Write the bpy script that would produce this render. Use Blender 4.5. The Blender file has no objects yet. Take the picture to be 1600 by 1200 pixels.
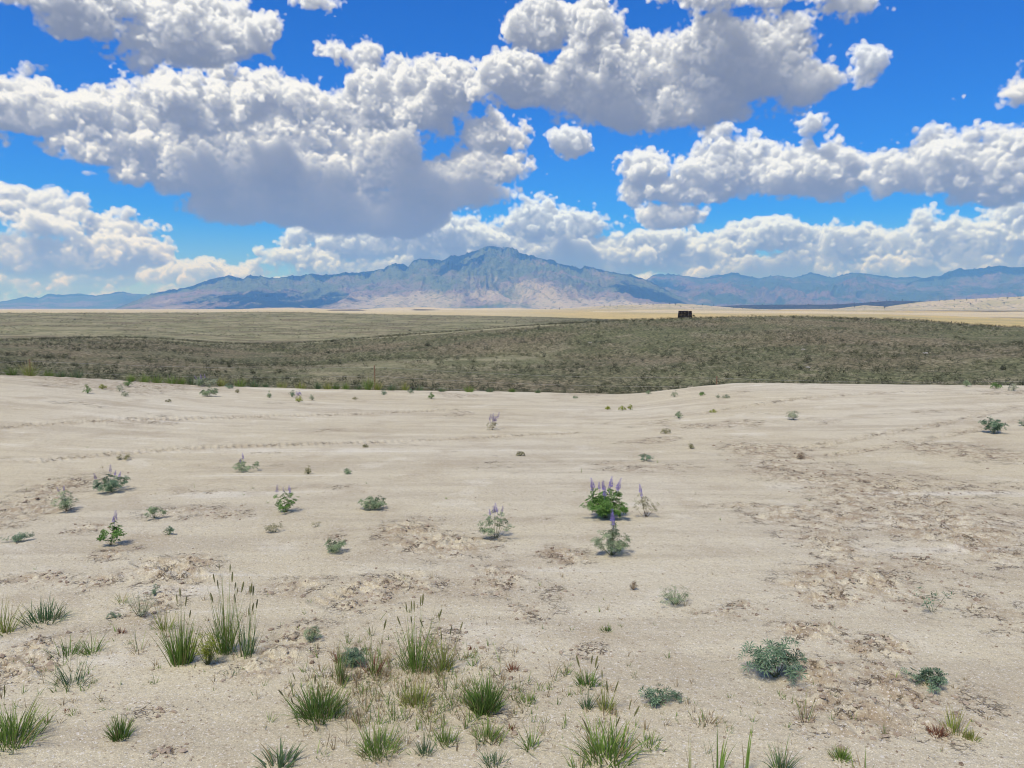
import bpy, math, random
import numpy as np
from mathutils import Vector, Matrix
R = math.radians
sc = bpy.context.scene
COL = sc.collection
# ---------------------------------------------------------------- camera, exposure, sun
F = 1200.0                      # focal length in photo pixels (the photo is 1600 x 1200)
CAMZ = 1.8
PITCH = math.atan((600 - 482) / F)
cam_d = bpy.data.cameras.new('camera'); cam = bpy.data.objects.new('camera', cam_d)
COL.objects.link(cam)
cam_d.sensor_width = 36; cam_d.lens = 36 * F / 1600
cam_d.clip_start = 0.05; cam_d.clip_end = 200000
cam.location = (0, 0, CAMZ); cam.rotation_euler = (math.pi / 2 - PITCH, 0, 0)
sc.camera = cam
sc.view_settings.view_transform = 'Standard'; sc.view_settings.look = 'None'
sc.view_settings.exposure = 0.18; sc.view_settings.gamma = 1; sc.view_settings.use_curve_mapping = False
cy = sc.cycles
cy.use_denoising = True; cy.pixel_filter_type = 'BLACKMAN_HARRIS'; cy.filter_width = 1.1
cy.max_bounces = 5; cy.diffuse_bounces = 3; cy.glossy_bounces = 1; cy.transmission_bounces = 3
cy.volume_bounces = 1; cy.transparent_max_bounces = 4
SUN_EL, SUN_AZ = R(60), R(-145)          # azimuth from +Y (the way the camera looks) towards +X
sun_d = bpy.data.lights.new('sun', 'SUN'); sun = bpy.data.objects.new('sun', sun_d); COL.objects.link(sun)
sun_d.energy = 3.1; sun_d.angle = R(14); sun_d.color = (1.0, 0.93, 0.82)
sun_dir = Vector((math.sin(SUN_AZ) * math.cos(SUN_EL), math.cos(SUN_AZ) * math.cos(SUN_EL), math.sin(SUN_EL)))
sun.rotation_euler = sun_dir.to_track_quat('Z', 'Y').to_euler()
sun.location = (0, 0, 50)


def ray(px, py):
    a = (px - 800) / F; b = (600 - py) / F
    return a, math.cos(PITCH) + b * math.sin(PITCH), -math.sin(PITCH) + b * math.cos(PITCH)


def azel(px, py):
    x, y, z = ray(px, py)
    return math.degrees(math.atan2(x, y)), math.degrees(math.atan2(z, math.hypot(x, y)))


class NT:
    """small helper that writes node maths"""
    def __init__(self, tree): self.t = tree; self.n = tree.nodes; self.l = tree.links
    def node(self, typ, **kw):
        nd = self.n.new(typ)
        for k, v in kw.items(): setattr(nd, k, v)
        return nd
    def put(self, sock, v):
        if isinstance(v, bpy.types.NodeSocket): self.l.new(v, sock)
        elif v is not None: sock.default_value = v
    def m(self, op, a, b=None, c=None, clamp=False):
        nd = self.node('ShaderNodeMath', operation=op, use_clamp=clamp)
        self.put(nd.inputs[0], a); self.put(nd.inputs[1], b); self.put(nd.inputs[2], c)
        return nd.outputs[0]
    def v(self, op, a, b=None, c=None, scale=None):
        nd = self.node('ShaderNodeVectorMath', operation=op)
        self.put(nd.inputs[0], a); self.put(nd.inputs[1], b)
        if c is not None: self.put(nd.inputs[2], c)
        if scale is not None: self.put(nd.inputs['Scale'], scale)
        return nd.outputs['Value'] if op in ('DOT_PRODUCT', 'LENGTH', 'DISTANCE') else nd.outputs['Vector']
    def add(self, *a):
        r = a[0]
        for x in a[1:]: r = self.m('ADD', r, x)
        return r
    def mul(self, *a):
        r = a[0]
        for x in a[1:]: r = self.m('MULTIPLY', r, x)
        return r
    def sub(self, a, b): return self.m('SUBTRACT', a, b)
    def ramp(self, x, a, b, lo=0.0, hi=1.0, smooth=True):
        nd = self.node('ShaderNodeMapRange', interpolation_type='SMOOTHSTEP' if smooth else 'LINEAR')
        self.put(nd.inputs[0], x)
        for i, q in zip((1, 2, 3, 4), (a, b, lo, hi)): self.put(nd.inputs[i], q)
        return nd.outputs[0]
    def noise(self, vec, scale, detail=4, rough=0.5, dist=0.0, lac=2.0, color=False):
        nd = self.node('ShaderNodeTexNoise')
        self.put(nd.inputs['Vector'], vec)
        for k, q in (('Scale', scale), ('Detail', detail), ('Roughness', rough), ('Distortion', dist), ('Lacunarity', lac)):
            self.put(nd.inputs[k], q)
        return nd.outputs['Color' if color else 'Fac']
    def voro(self, vec, scale, detail=0, rough=0.5, feature='F1', smooth=0.5, rand=1.0, out='Distance'):
        nd = self.node('ShaderNodeTexVoronoi', feature=feature)
        if detail: nd.normalize = True
        self.put(nd.inputs['Vector'], vec); self.put(nd.inputs['Scale'], scale)
        self.put(nd.inputs['Detail'], detail); self.put(nd.inputs['Roughness'], rough); self.put(nd.inputs['Randomness'], rand)
        if feature == 'SMOOTH_F1': self.put(nd.inputs['Smoothness'], smooth)
        return nd.outputs[out]
    def mix(self, f, a, b, blend='MIX'):
        nd = self.node('ShaderNodeMix', data_type='RGBA', blend_type=blend)
        self.put(nd.inputs[0], f); self.put(nd.inputs[6], a); self.put(nd.inputs[7], b)
        return nd.outputs[2]
    def xyz(self, x, y, z):
        nd = self.node('ShaderNodeCombineXYZ')
        for i, q in enumerate((x, y, z)): self.put(nd.inputs[i], q)
        return nd.outputs[0]
    def sep(self, v):
        nd = self.node('ShaderNodeSeparateXYZ'); self.put(nd.inputs[0], v); return nd.outputs


def spline_rows(n_out, n_lat, scale, phase):
    """(n_out x n_lat) cubic B-spline weights that spread lattice values over n_out samples"""
    t = np.arange(n_out) * scale + phase
    i = np.floor(t).astype(int); f = t - i
    w = np.stack([(1 - f) ** 3, 3 * f ** 3 - 6 * f ** 2 + 4, -3 * f ** 3 + 3 * f ** 2 + 3 * f + 1, f ** 3]) / 6
    M = np.zeros((n_out, n_lat), np.float32)
    for k in range(4): np.add.at(M, (np.arange(n_out), (i + k) % n_lat), w[k])
    return M


def vol_noise(rng, shp, wl):
    """smooth noise of wavelength wl voxels (z, y, x) over a grid, about -1..1"""
    ms = []
    for n, q in zip(shp, wl):
        lat = int(n / q) + 5
        ms.append((lat, spline_rows(n, lat, 1.0 / q, rng.random())))
    L = rng.standard_normal([m[0] for m in ms]).astype(np.float32)
    L = np.tensordot(L, ms[2][1], axes=(2, 1))              # z y X
    L = np.tensordot(L, ms[0][1], axes=(0, 1))              # y X Z
    L = np.tensordot(L, ms[1][1], axes=(0, 1))              # X Z Y
    return L.transpose(1, 2, 0) * 1.9


def cloud_layer(seed, shapes, deg, x0, x1, y0, y1, nz, dz, billow, puff, soft, sigma, lum, erode=0.3, generic=None):
    """a slab of cumulus in the directions x0..x1 (azimuth) and y0..y1 (elevation), lit from above by the sun.
    returns the light it sends (0..1) and how much of the sky behind it hides"""
    rng = np.random.default_rng(seed)
    nx = int((x1 - x0) / deg); ny = int((y1 - y0) / deg)
    X = (x0 + (np.arange(nx) + .5) * deg).astype(np.float32); Y = (y0 + (np.arange(ny) + .5) * deg).astype(np.float32)
    Z = ((np.arange(nz) - nz / 2 + .5) * dz).astype(np.float32)
    S = np.full((nz, ny, nx), -2.5, np.float32)

    def blob(cx, cy, cz, rx, up, dn, rz):
        i0, i1 = np.searchsorted(X, (cx - rx * 2.3, cx + rx * 2.3)); j0, j1 = np.searchsorted(Y, (cy - dn * 2.6, cy + up * 2.6)); k0, k1 = np.searchsorted(Z, (cz - rz * 2.3, cz + rz * 2.3))
        if i1 <= i0 or j1 <= j0 or k1 <= k0: return
        ex = ((X[i0:i1] - cx) / rx) ** 2; dy = Y[j0:j1] - cy; ey = np.where(dy > 0, dy / up, dy / dn) ** 2; ez = ((Z[k0:k1] - cz) / rz) ** 2
        r = np.sqrt(ez[:, None, None] + ey[None, :, None] + ex[None, None, :])
        v = (1 - r) * min(max(0.75 * min(rx, up), 0.24), 1.4)
        sub = S[k0:k1, j0:j1, i0:i1]
        np.maximum(sub, v, out=sub)
    zlim = nz * dz / 2 * 0.75
    for cx, cy, rx, up, dn, *zz in shapes:
        rz = min(max(up, rx * 0.5), zlim * 0.8)
        cz = (zz[0] if zz else rng.uniform(-1, 1)) * max(zlim - rz, 0.0)
        blob(cx, cy, cz, rx, up, dn, rz)
        npf = int(puff * (4 + 6 * rx / up))
        for _ in range(npf):                                 # heads that swell out of the body
            th = rng.uniform(0, 2 * math.pi); ph = rng.uniform(-0.25, 1.0)
            c = math.sqrt(max(0, 1 - ph * ph))
            q = rng.uniform(0.15, 0.40) * min(rx, up, 2.2)
            px_, py_, pz_ = cx + rx * 0.85 * c * math.cos(th), cy + (up if ph > 0 else dn) * 0.85 * ph, cz + rz * 0.9 * c * math.sin(th)
            blob(px_, py_, pz_, q * 1.15, q, q * 0.8, q)
            for _ in range(3):
                a, b = rng.uniform(0, 2 * math.pi), rng.uniform(-0.2, 1); c2 = math.sqrt(1 - b * b); q2 = q * rng.uniform(0.3, 0.5)
                blob(px_ + q * c2 * math.cos(a), py_ + q * b, pz_ + q * c2 * math.sin(a), q2, q2, q2, q2)
    if generic is not None:
        n = vol_noise(rng, S.shape, (14 / dz, 9 / deg, 18 / deg)) + 0.5 * vol_noise(rng, S.shape, (7 / dz, 5 / deg, 8 / deg))
        np.maximum(S, generic * (n - 0.55) - np.abs(Z)[:, None, None] * 0.2, out=S)
    deep = np.cumsum((S[:, ::-1] > 0) * np.float32(deg), axis=1)[:, ::-1]
    wgt = 0.45 + 0.55 * np.exp(-deep / 3.0)                  # flat, smooth bases under lumpy tops
    H = np.where(S < 0, S * 1.6, S) - erode
    for wl, amp, kind in billow:
        n = vol_noise(rng, S.shape, (max(wl / dz, 1.2), wl / deg, wl * 1.1 / deg))
        H = H + (wgt if wl < 2.5 else 1.0) * (amp * (np.abs(n) * 1.6 - 0.52) if kind else amp * n)
    D = np.clip(H / soft, 0, 1); D *= D * (3 - 2 * D)
    # sunlight that reaches each place: one sweep from the top down along the sun's direction
    lx, ly, lz = -0.35, 0.85, -0.45
    tau = np.zeros((nz, ny, nx), np.float32); run = np.zeros((nz, nx), np.float32)
    up_ = np.zeros((nz, nx), np.float32); amb = np.zeros_like(tau)
    ds = deg / ly; sx = lx / ly; sz = lz / ly * deg / dz

    def shift(a, s, ax):
        i = math.floor(s); f = s - i
        b = np.roll(a, i, ax); return b * (1 - f) + np.roll(b, 1, ax) * f
    for j in range(ny - 1, -1, -1):
        tau[:, j] = run
        amb[:, j] = up_
        run = run + D[:, j] * (sigma * ds)
        up_ = up_ + D[:, j] * (sigma * deg)
        run = shift(shift(run, -sx, 1), -sz, 0)
        up_ = (up_ + 0.15 * (np.roll(up_, 1, 1) + np.roll(up_, -1, 1) + np.roll(up_, 1, 0) + np.roll(up_, -1, 0))) / 1.6
    li = lum[0] * np.exp(-tau) + lum[1] * np.exp(-tau * 0.22) + lum[2] * np.exp(-amb * 0.12) + lum[3]
    T = np.ones((ny, nx), np.float32); C = np.zeros_like(T); W = np.zeros_like(T)
    for k in range(nz):
        a = 1 - np.exp(-D[k] * (sigma * dz))
        C += T * a * li[k]; T *= 1 - a
    A = 1 - T
    return C / np.maximum(A, 1e-3), A
BIG = [(1800, 60, 100, 46, 40), (2050, 120, 120, 50, 44), (140, 2, 105, 20, 20), (165, 48, 62, 15, 16), (235, 62, 75, 26, 36), (310, 42, 95, 42, 42), (375, 52, 45, 40, 30), (195, 88, 32, 16, 22),
    (850, 48, 52, 42, 46, .5), (925, 62, 52, 46, 52, .3), (768, 120, 26, 28, 28), (828, 130, 90, 46, 44, -.3), (930, 125, 110, 70, 66, 0), (1040, 120, 110, 74, 84, .4), (1115, 105, 80, 70, 84, -.2), (1190, 108, 98, 72, 76, .2), (1262, 130, 52, 44, 34, -.3), (1050, 165, 200, 50, 50, -.2),
    (1090, -16, 115, 18, 18), (1225, -14, 105, 18, 18), (1318, 4, 44, 16, 28), (30, -30, 20, 8, 8),
    (1585, 145, 52, 22, 24), (1505, 153, 22, 6, 6), (10, 128, 28, 8, 8), (500, 3, 20, 8, 7), (35, 104, 14, 6, 6), (1590, 100, 12, 7, 9)]
BIG2 = [(-160, 200, 110, 50, 40), (-330, 120, 90, 44, 36), (330, 175, 110, 50, 50, .6), (450, 160, 100, 46, 60, .8), (580, 165, 105, 52, 60, .6), (665, 160, 75, 52, 60, .4), (775, 215, 62, 36, 32, .3), (50, 178, 90, 28, 24, .3), (185, 190, 90, 32, 26, .3), (545, 88, 46, 18, 26, .5),
    (190, 235, 90, 36, 30, -.3), (300, 255, 130, 60, 52, -.4), (430, 235, 110, 58, 70, -.8), (560, 255, 110, 70, 60, -.6), (680, 290, 105, 44, 44, -.6), (785, 300, 52, 20, 26, -.4), (390, 318, 110, 44, 38, -.2), (520, 325, 130, 56, 44, -.5), (620, 330, 90, 44, 40, -.3), (390, 285, 130, 44, 44, .2), (760, 260, 90, 34, 34, .2)]
MID = [(-150, 340, 110, 46, 40), (-380, 300, 120, 50, 40), (1760, 270, 110, 56, 50), (1990, 250, 110, 54, 46), (1357, 105, 30, 26, 28, -.5), (1273, 188, 36, 20, 24, -.5), (893, 222, 30, 32, 28, -.5), (40, 320, 70, 34, 32), (112, 303, 22, 9, 10), (75, 350, 58, 28, 28), (185, 364, 56, 28, 24), (232, 390, 55, 24, 26), (150, 402, 105, 34, 28), (40, 402, 80, 40, 30),
    (1008, 265, 48, 36, 38), (985, 300, 30, 34, 40), (1130, 262, 78, 56, 56), (1070, 300, 92, 34, 24), (1230, 275, 95, 52, 42), (1305, 268, 82, 54, 48), (1395, 272, 56, 44, 46), (1470, 260, 78, 52, 54), (1560, 268, 84, 56, 58), (1040, 340, 78, 32, 24)]
FAR = [(-200, 430, 200, 26, 30), (-500, 420, 200, 30, 30), (1800, 400, 160, 40, 40), (2100, 410, 200, 40, 40), (330, 428, 120, 20, 30), (40, 440, 120, 14, 20), (830, 345, 66, 42, 40), (905, 350, 60, 30, 40), (700, 362, 130, 42, 60), (570, 380, 125, 36, 40), (470, 402, 85, 22, 40), (800, 400, 220, 46, 50), (1080, 390, 125, 30, 50), (1195, 370, 66, 28, 28), (1340, 385, 115, 38, 40),
    (1475, 375, 84, 42, 50), (1575, 370, 76, 38, 50), (1250, 418, 240, 26, 40), (120, 425, 220, 22, 24), (1550, 410, 200, 36, 40), (285, 430, 80, 22, 26), (390, 425, 76, 16, 30), (620, 420, 200, 28, 30), (950, 400, 120, 38, 40)]
HORIZON = [(0, 442, 300, 7, 6), (350, 440, 300, 8, 7), (100, 458, 350, 7, 6), (500, 456, 400, 10, 14), (-150, 475, 500, 10, 12), (900, 445, 400, 18, 25), (1400, 435, 500, 16, 18), (1400, 460, 600, 14, 25)]


def tone(L, tint):
    """cloud grey to cloud white"""
    k = np.array([0, .25, .5, .75, 1.0])
    return np.stack([np.interp(L, k, v) * t for v, t in zip(([.15, .245, .385, .57, .86], [.17, .265, .405, .59, .87], [.225, .32, .455, .63, .885]), tint)], -1)


def to_deg(shapes):
    out = []
    for cx, cy, rx, up, dn, *z in shapes:
        a, e = azel(cx, cy); out.append((a, e, rx / 20.9, up / 20.9, dn / 20.9, *z))
    return out


def make_clouds(deg):
    from concurrent.futures import ThreadPoolExecutor
    x0, x1, y0, y1 = -47.0, 47.0, -1.0, 24.0
    lum = (1.0, 0.26, 0.13, 0.0)
    B = [(3.0, .22, 0), (1.5, .24, 0), (1.9, .30, 1), (0.9, .26, 1), (0.45, .18, 1), (0.24, .13, 1), (0.13, .10, 0)]
    C = [(1.8, .25, 0), (0.9, .2, 0), (1.0, .2, 1), (0.5, .16, 1), (0.25, .11, 1), (0.14, .08, 0)]
    H = [(1.0, .25, 0), (0.5, .15, 1), (0.25, .1, 1)]
    jobs = [(5, HORIZON, 10, .3, H, 1.0, .35, 4.0, (0.84, 1.0, 1.34), 0.15, -1, 5), (4, FAR, 18, .25, C, 1.0, .3, 4.0, (0.88, 1.0, 1.22), 0.25, -1, 9.5),
            (3, MID, 24, .3, C, 1.0, .3, 3.2, (0.95, 1.0, 1.09), 0.3, -1, 20), (2, BIG2, 28, .3, B, 1.0, .38, 3.2, (.99, 1, 1.01), 0.24, 2, 24), (1, BIG, 24, .3, B, 1.0, .38, 3.2, (.99, 1, 1.01), 0.26, 5, 24)]

    def one(j):
        seed, sh, nz, dz, bil, puff, soft, sig, tint, er, ya, yb = j
        L, A = cloud_layer(seed, to_deg(sh), deg, x0, x1, ya, yb, nz, dz, bil, puff, soft, sig, lum, er)
        return tone(L, tint), A, int(round((ya - y0) / deg))
    with ThreadPoolExecutor(4) as ex: res = list(ex.map(one, jobs[::-1]))[::-1]
    img = np.zeros((int((y1 - y0) / deg), int((x1 - x0) / deg), 3), np.float32); al = np.zeros(img.shape[:2], np.float32)
    for c, A, j in res:
        n = min(A.shape[0], img.shape[0] - j); A = A[:n]; c = c[:n]; m = A[..., None]
        img[j:j + n] = img[j:j + n] * (1 - m) + c * m; al[j:j + n] = al[j:j + n] * (1 - A) + A
    return img, al, (x0, x1, y0, y1, deg)
def put_image(name, rgba):
    h, w = rgba.shape[:2]
    im = bpy.data.images.new(name, w, h, alpha=True, float_buffer=True, is_data=True)
    im.alpha_mode = 'CHANNEL_PACKED'
    im.pixels.foreach_set(np.ascontiguousarray(rgba, dtype=np.float32).ravel()); im.update(); im.pack()
    return im


def sky_all_round(deg=0.3):
    """the same kind of broken cumulus over the rest of the sky"""
    lum = (0.86, 0.40, 0.20, 0.0)
    L, A = cloud_layer(9, [], deg, -195, 195, -2, 90, 14, .8, [(5.0, .5, 0), (2.4, .5, 1), (1.1, .35, 1), (.6, .2, 1)], 0, .45, .40, (0.9, 0.34, 0.30, 0.06), -0.75, generic=2.4)
    c = np.dstack([tone(L, (1, 1, 1)), A]); n = int(round(360 / deg)); o = int(round(30 / deg))
    f = np.linspace(0, 1, o)[None, :, None]
    c[:, :o] = c[:, :o] * f + c[:, n:n + o] * (1 - f)
    return put_image('clouds_all_round', c[:, :n])


def build_sky():
    img, al, (x0, x1, y0, y1, deg) = make_clouds(0.06)
    front = put_image('clouds_ahead', np.dstack([img / np.maximum(al, 1e-3)[..., None], al]))
    around = sky_all_round()
    world = bpy.data.worlds.new('World'); sc.world = world; world.use_nodes = True
    world.node_tree.nodes.clear()
    N = NT(world.node_tree)
    tc = N.node('ShaderNodeTexCoord'); d = N.v('NORMALIZE', tc.outputs['Generated'])
    x, y, z = N.sep(d)
    az = N.mul(N.m('ARCTAN2', x, y), 57.29578); el = N.mul(N.m('ARCSINE', z), 57.29578)
    sky = N.node('ShaderNodeTexSky', sky_type='NISHITA', sun_disc=False)
    sky.sun_elevation = SUN_EL; sky.sun_rotation = SUN_AZ; sky.altitude = 1700
    sky.air_density = 1.0; sky.dust_density = 0.3; sky.ozone_density = 3.0
    col = N.mix(1.0, N.v('SCALE', sky.outputs[0], scale=0.10), SKY_GRADE, 'MULTIPLY')

    def lookup(im, a0, a1, e0, e1, ext):
        t = N.node('ShaderNodeTexImage', interpolation='Linear' , extension=ext); t.image = im
        N.put(t.inputs[0], N.xyz(N.m('DIVIDE', N.sub(az, a0), a1 - a0), N.m('DIVIDE', N.sub(el, e0), e1 - e0), 0))
        return t.outputs['Color'], t.outputs['Alpha']
    c2, a2 = lookup(around, -195.0, 165.0, -2.0, 90.0, 'REPEAT')
    c1, a1 = lookup(front, x0, x1, y0, y1, 'CLIP')
    k = N.mul(N.ramp(N.m('ABSOLUTE', az), 42.5, 46, 1, 0), N.ramp(el, 22, 23.8, 1, 0))
    col = N.mix(N.ramp(el, 0.0, 7.0, .75, 0), col, (.34, .50, .84, 1))         # pale air low over the horizon
    cc = N.mix(k, c2, c1)
    aa = N.add(N.mul(k, a1), N.mul(N.sub(1.0, k), a2))
    aa = N.mul(aa, N.ramp(el, -1.0, 0.0, 0, 1))
    col = N.mix(aa, col, cc)
    col = N.mix(N.ramp(el, -1.5, -0.3, 1, 0), col, (0.30, 0.29, 0.26, 1))
    bg = N.node('ShaderNodeBackground'); N.put(bg.inputs[0], col); bg.inputs[1].default_value = 1.0
    out = N.node('ShaderNodeOutputWorld'); N.l.new(bg.outputs[0], out.inputs[0])
    world.cycles.sampling_method = 'MANUAL'; world.cycles.sample_map_resolution = 512


SKY_GRADE = (0.07, 0.57, 1.5, 1)
build_sky()
# ---------------------------------------------------------------- helpers for meshes and tags
def tag(o, label=None, cat=None, group=None, kind=None):
    for k, v in (('label', label), ('category', cat), ('group', group), ('kind', kind)):
        if v: o[k] = v
    return o


def mesh_np(name, V, Fc, smooth=False):
    me = bpy.data.meshes.new(name); V = np.asarray(V, np.float32); Fc = np.asarray(Fc, np.int32)
    n, k = Fc.shape
    me.vertices.add(len(V)); me.vertices.foreach_set('co', V.ravel())
    me.loops.add(n * k); me.loops.foreach_set('vertex_index', Fc.ravel())
    me.polygons.add(n); me.polygons.foreach_set('loop_start', np.arange(0, n * k, k, dtype=np.int32))
    me.polygons.foreach_set('use_smooth', np.full(n, smooth))
    me.update(calc_edges=True)
    return me


def obj(name, me, mat=None, parent=None, loc=None):
    o = bpy.data.objects.new(name, me); COL.objects.link(o)
    if mat is not None and me is not None and not me.materials: me.materials.append(mat)
    if parent is not None: o.parent = parent
    if loc is not None: o.location = loc
    return o


def attr(me, name, v):
    a = me.attributes.new(name, 'FLOAT', 'POINT'); a.data.foreach_set('value', np.asarray(v, np.float32).ravel())


_T = np.random.default_rng(77).random((256, 256)).astype(np.float32)


def vn(x, y, s=0):
    """value noise 0..1"""
    xi = np.floor(x); yi = np.floor(y); fx = x - xi; fy = y - yi
    fx = fx * fx * fx * (fx * (fx * 6 - 15) + 10); fy = fy * fy * fy * (fy * (fy * 6 - 15) + 10)
    i = (xi.astype(np.int64) + s * 57) & 255; j = (yi.astype(np.int64) + s * 131) & 255; i1 = (i + 1) & 255; j1 = (j + 1) & 255
    a = _T[j, i] * (1 - fx) + _T[j, i1] * fx; b = _T[j1, i] * (1 - fx) + _T[j1, i1] * fx
    return a * (1 - fy) + b * fy


def fbm(x, y, o=4, s=0, g=0.5):
    r = 0; a = 1; t = 0
    for k in range(o):
        c, q = math.cos(0.7 * k + s), math.sin(0.7 * k + s)
        r = r + a * vn((c * x - q * y) * 2 ** k, (q * x + c * y) * 2 ** k, s + k); t += a; a *= g
    return r / t


def sstep(x, a, b):
    t = np.clip((x - a) / (b - a), 0, 1); return t * t * (3 - 2 * t)


# ---------------------------------------------------------------- the lie of the land
PXC = np.array([-300, 0, 200, 400, 600, 800, 1000, 1200, 1400, 1600, 1900.])
AZC = np.array([math.atan2(*ray(p, 500)[:2]) for p in PXC])
EX = [-300, 0, 60, 150, 230, 330, 400, 500, 600, 700, 800, 960, 1000, 1060, 1100, 1150, 1200, 1300, 1400, 1600, 1900]
EY = [584, 585, 587, 591, 597, 602, 604, 607, 609, 610, 611, 615, 613, 607, 602, 598, 597, 599, 600, 602, 603]
KN = {  # what the eye sees at each distance: rows of the photograph for the columns above
    60: [586, 588, 594, 606, 611, 614, 618, 603, 605, 607, 608], 90: [562, 564, 570, 579, 580, 578, 572, 560, 560, 560, 560],
    130: [545, 545, 546, 560, 550, 540, 530, 522, 524, 532, 534], 165: [534, 534, 529, 545, 528, 512, 500, 495.5, 502, 517, 520],
    190: [532, 532, 524, 541, 526, 510, 499.5, 494, 497.5, 513, 518], 235: [537, 537, 529, 541, 532, 517, 508, 504, 506, 519, 523],
    350: [512, 512, 512, 518, 515, 509, 509, 510, 512, 522, 525], 600: [489, 488, 489, 487, 490.5, 494, 502, 506, 507, 516, 518],
    900: [492, 492, 492, 491, 493, 495, 498, 499, 499, 503, 505], 1500: [489, 489, 489, 488, 488, 488, 490, 491, 492, 498, 500],
    3000: [486, 486, 486, 485.5, 485, 485, 485, 485, 486, 488, 490], 6000: [484, 484, 484, 484, 483.5, 483.5, 483.5, 483.5, 484, 484, 484],
    12000: [483] * 11, 40000: [482.3] * 11}
KD = np.log(np.array([23.] + list(KN)))


def slope_of(px, py):
    x, y, z = ray(px, py); return z / math.hypot(x, y)


_ea = np.array([math.atan2(*ray(p, 600)[:2]) for p in EX]); _es = np.array([slope_of(p, q) for p, q in zip(EX, EY)])
_NA, _ND = 181, 700
_ag = np.linspace(AZC[0], AZC[-1], _NA); _dg = np.linspace(KD[0], KD[-1], _ND)
_S = np.zeros((_NA, len(KD)))
_S[:, 0] = np.interp(_ag, _ea, _es)
for _k, _d in enumerate(KN):
    _s = np.interp(_ag, AZC, [slope_of(p, q) for p, q in zip(PXC, KN[_d])])
    _w = np.hanning(25); _w /= _w.sum()
    _S[:, _k + 1] = np.convolve(np.pad(_s, 12, mode='edge'), _w, mode='valid')
_Z = np.zeros((_NA, _ND))
for _i in range(_NA):
    s = np.interp(_dg, KD, _S[_i]); _Z[_i] = s
_w = np.hanning(15); _w /= _w.sum()
_edge0 = _Z[:, :1].copy()
_Z = np.apply_along_axis(lambda r: np.convolve(np.pad(r, 7, mode='edge'), _w, mode='valid'), 1, _Z)
EDGE = 23.0


def far_z(r, az):
    """height of the land beyond the sand pad"""
    a = np.clip((np.clip(az, AZC[0], AZC[-1]) - _ag[0]) / (_ag[1] - _ag[0]), 0, _NA - 1.001)
    b = np.clip((np.log(r) - _dg[0]) / (_dg[1] - _dg[0]), 0, _ND - 1.001)
    i = a.astype(int); j = b.astype(int); fa = a - i; fb = b - j
    s = (_Z[i, j] * (1 - fa) + _Z[i + 1, j] * fa) * (1 - fb) + (_Z[i, j + 1] * (1 - fa) + _Z[i + 1, j + 1] * fa) * fb
    z = CAMZ + r * s
    x = r * np.sin(az); y = r * np.cos(az)
    z = z + 0.30 * (fbm(x / 14, y / 14, 3, 3) - .5) * sstep(r, 40, 70) + 1.5 * (fbm(x / 30, y / 26, 2, 4) - .5) * sstep(r, 55, 85) * (1 - sstep(r, 145, 178)) + 1.6 * (fbm(x / 60, y / 45, 2, 6) - .5) * sstep(r, 240, 320) * (1 - sstep(r, 480, 590)) + 1.5 * (fbm(x / 90, y / 90, 3, 5) - .5) * sstep(r, 250, 700) \
        + 14 * (fbm(x / 900, y / 900, 3, 8) - .5) * sstep(r, 1200, 3000)
    z = z - (1.6 * np.exp(-((r - 33) / 7.0) ** 2))             # the ground drops behind the lip of the pad
    return z


def pad_z(r, az):
    e = np.interp(az, _ea, _es); ez = CAMZ + EDGE * e
    x = r * np.sin(az); y = r * np.cos(az)
    z = -0.025 * r + (ez + 0.025 * EDGE) * sstep(r, 9, EDGE)
    z = z + 0.10 * (fbm(x / 5, y / 5, 2, 21) - .5) * sstep(r, 4, 8) * (1 - sstep(r, 18, 23))
    return z


def land_z(r, az):
    t = sstep(r, EDGE - .3, EDGE + 1.4)
    return pad_z(np.minimum(r, EDGE + 2), az) * (1 - t) + np.minimum(far_z(np.maximum(r, EDGE), az), 1e9) * t


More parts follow.
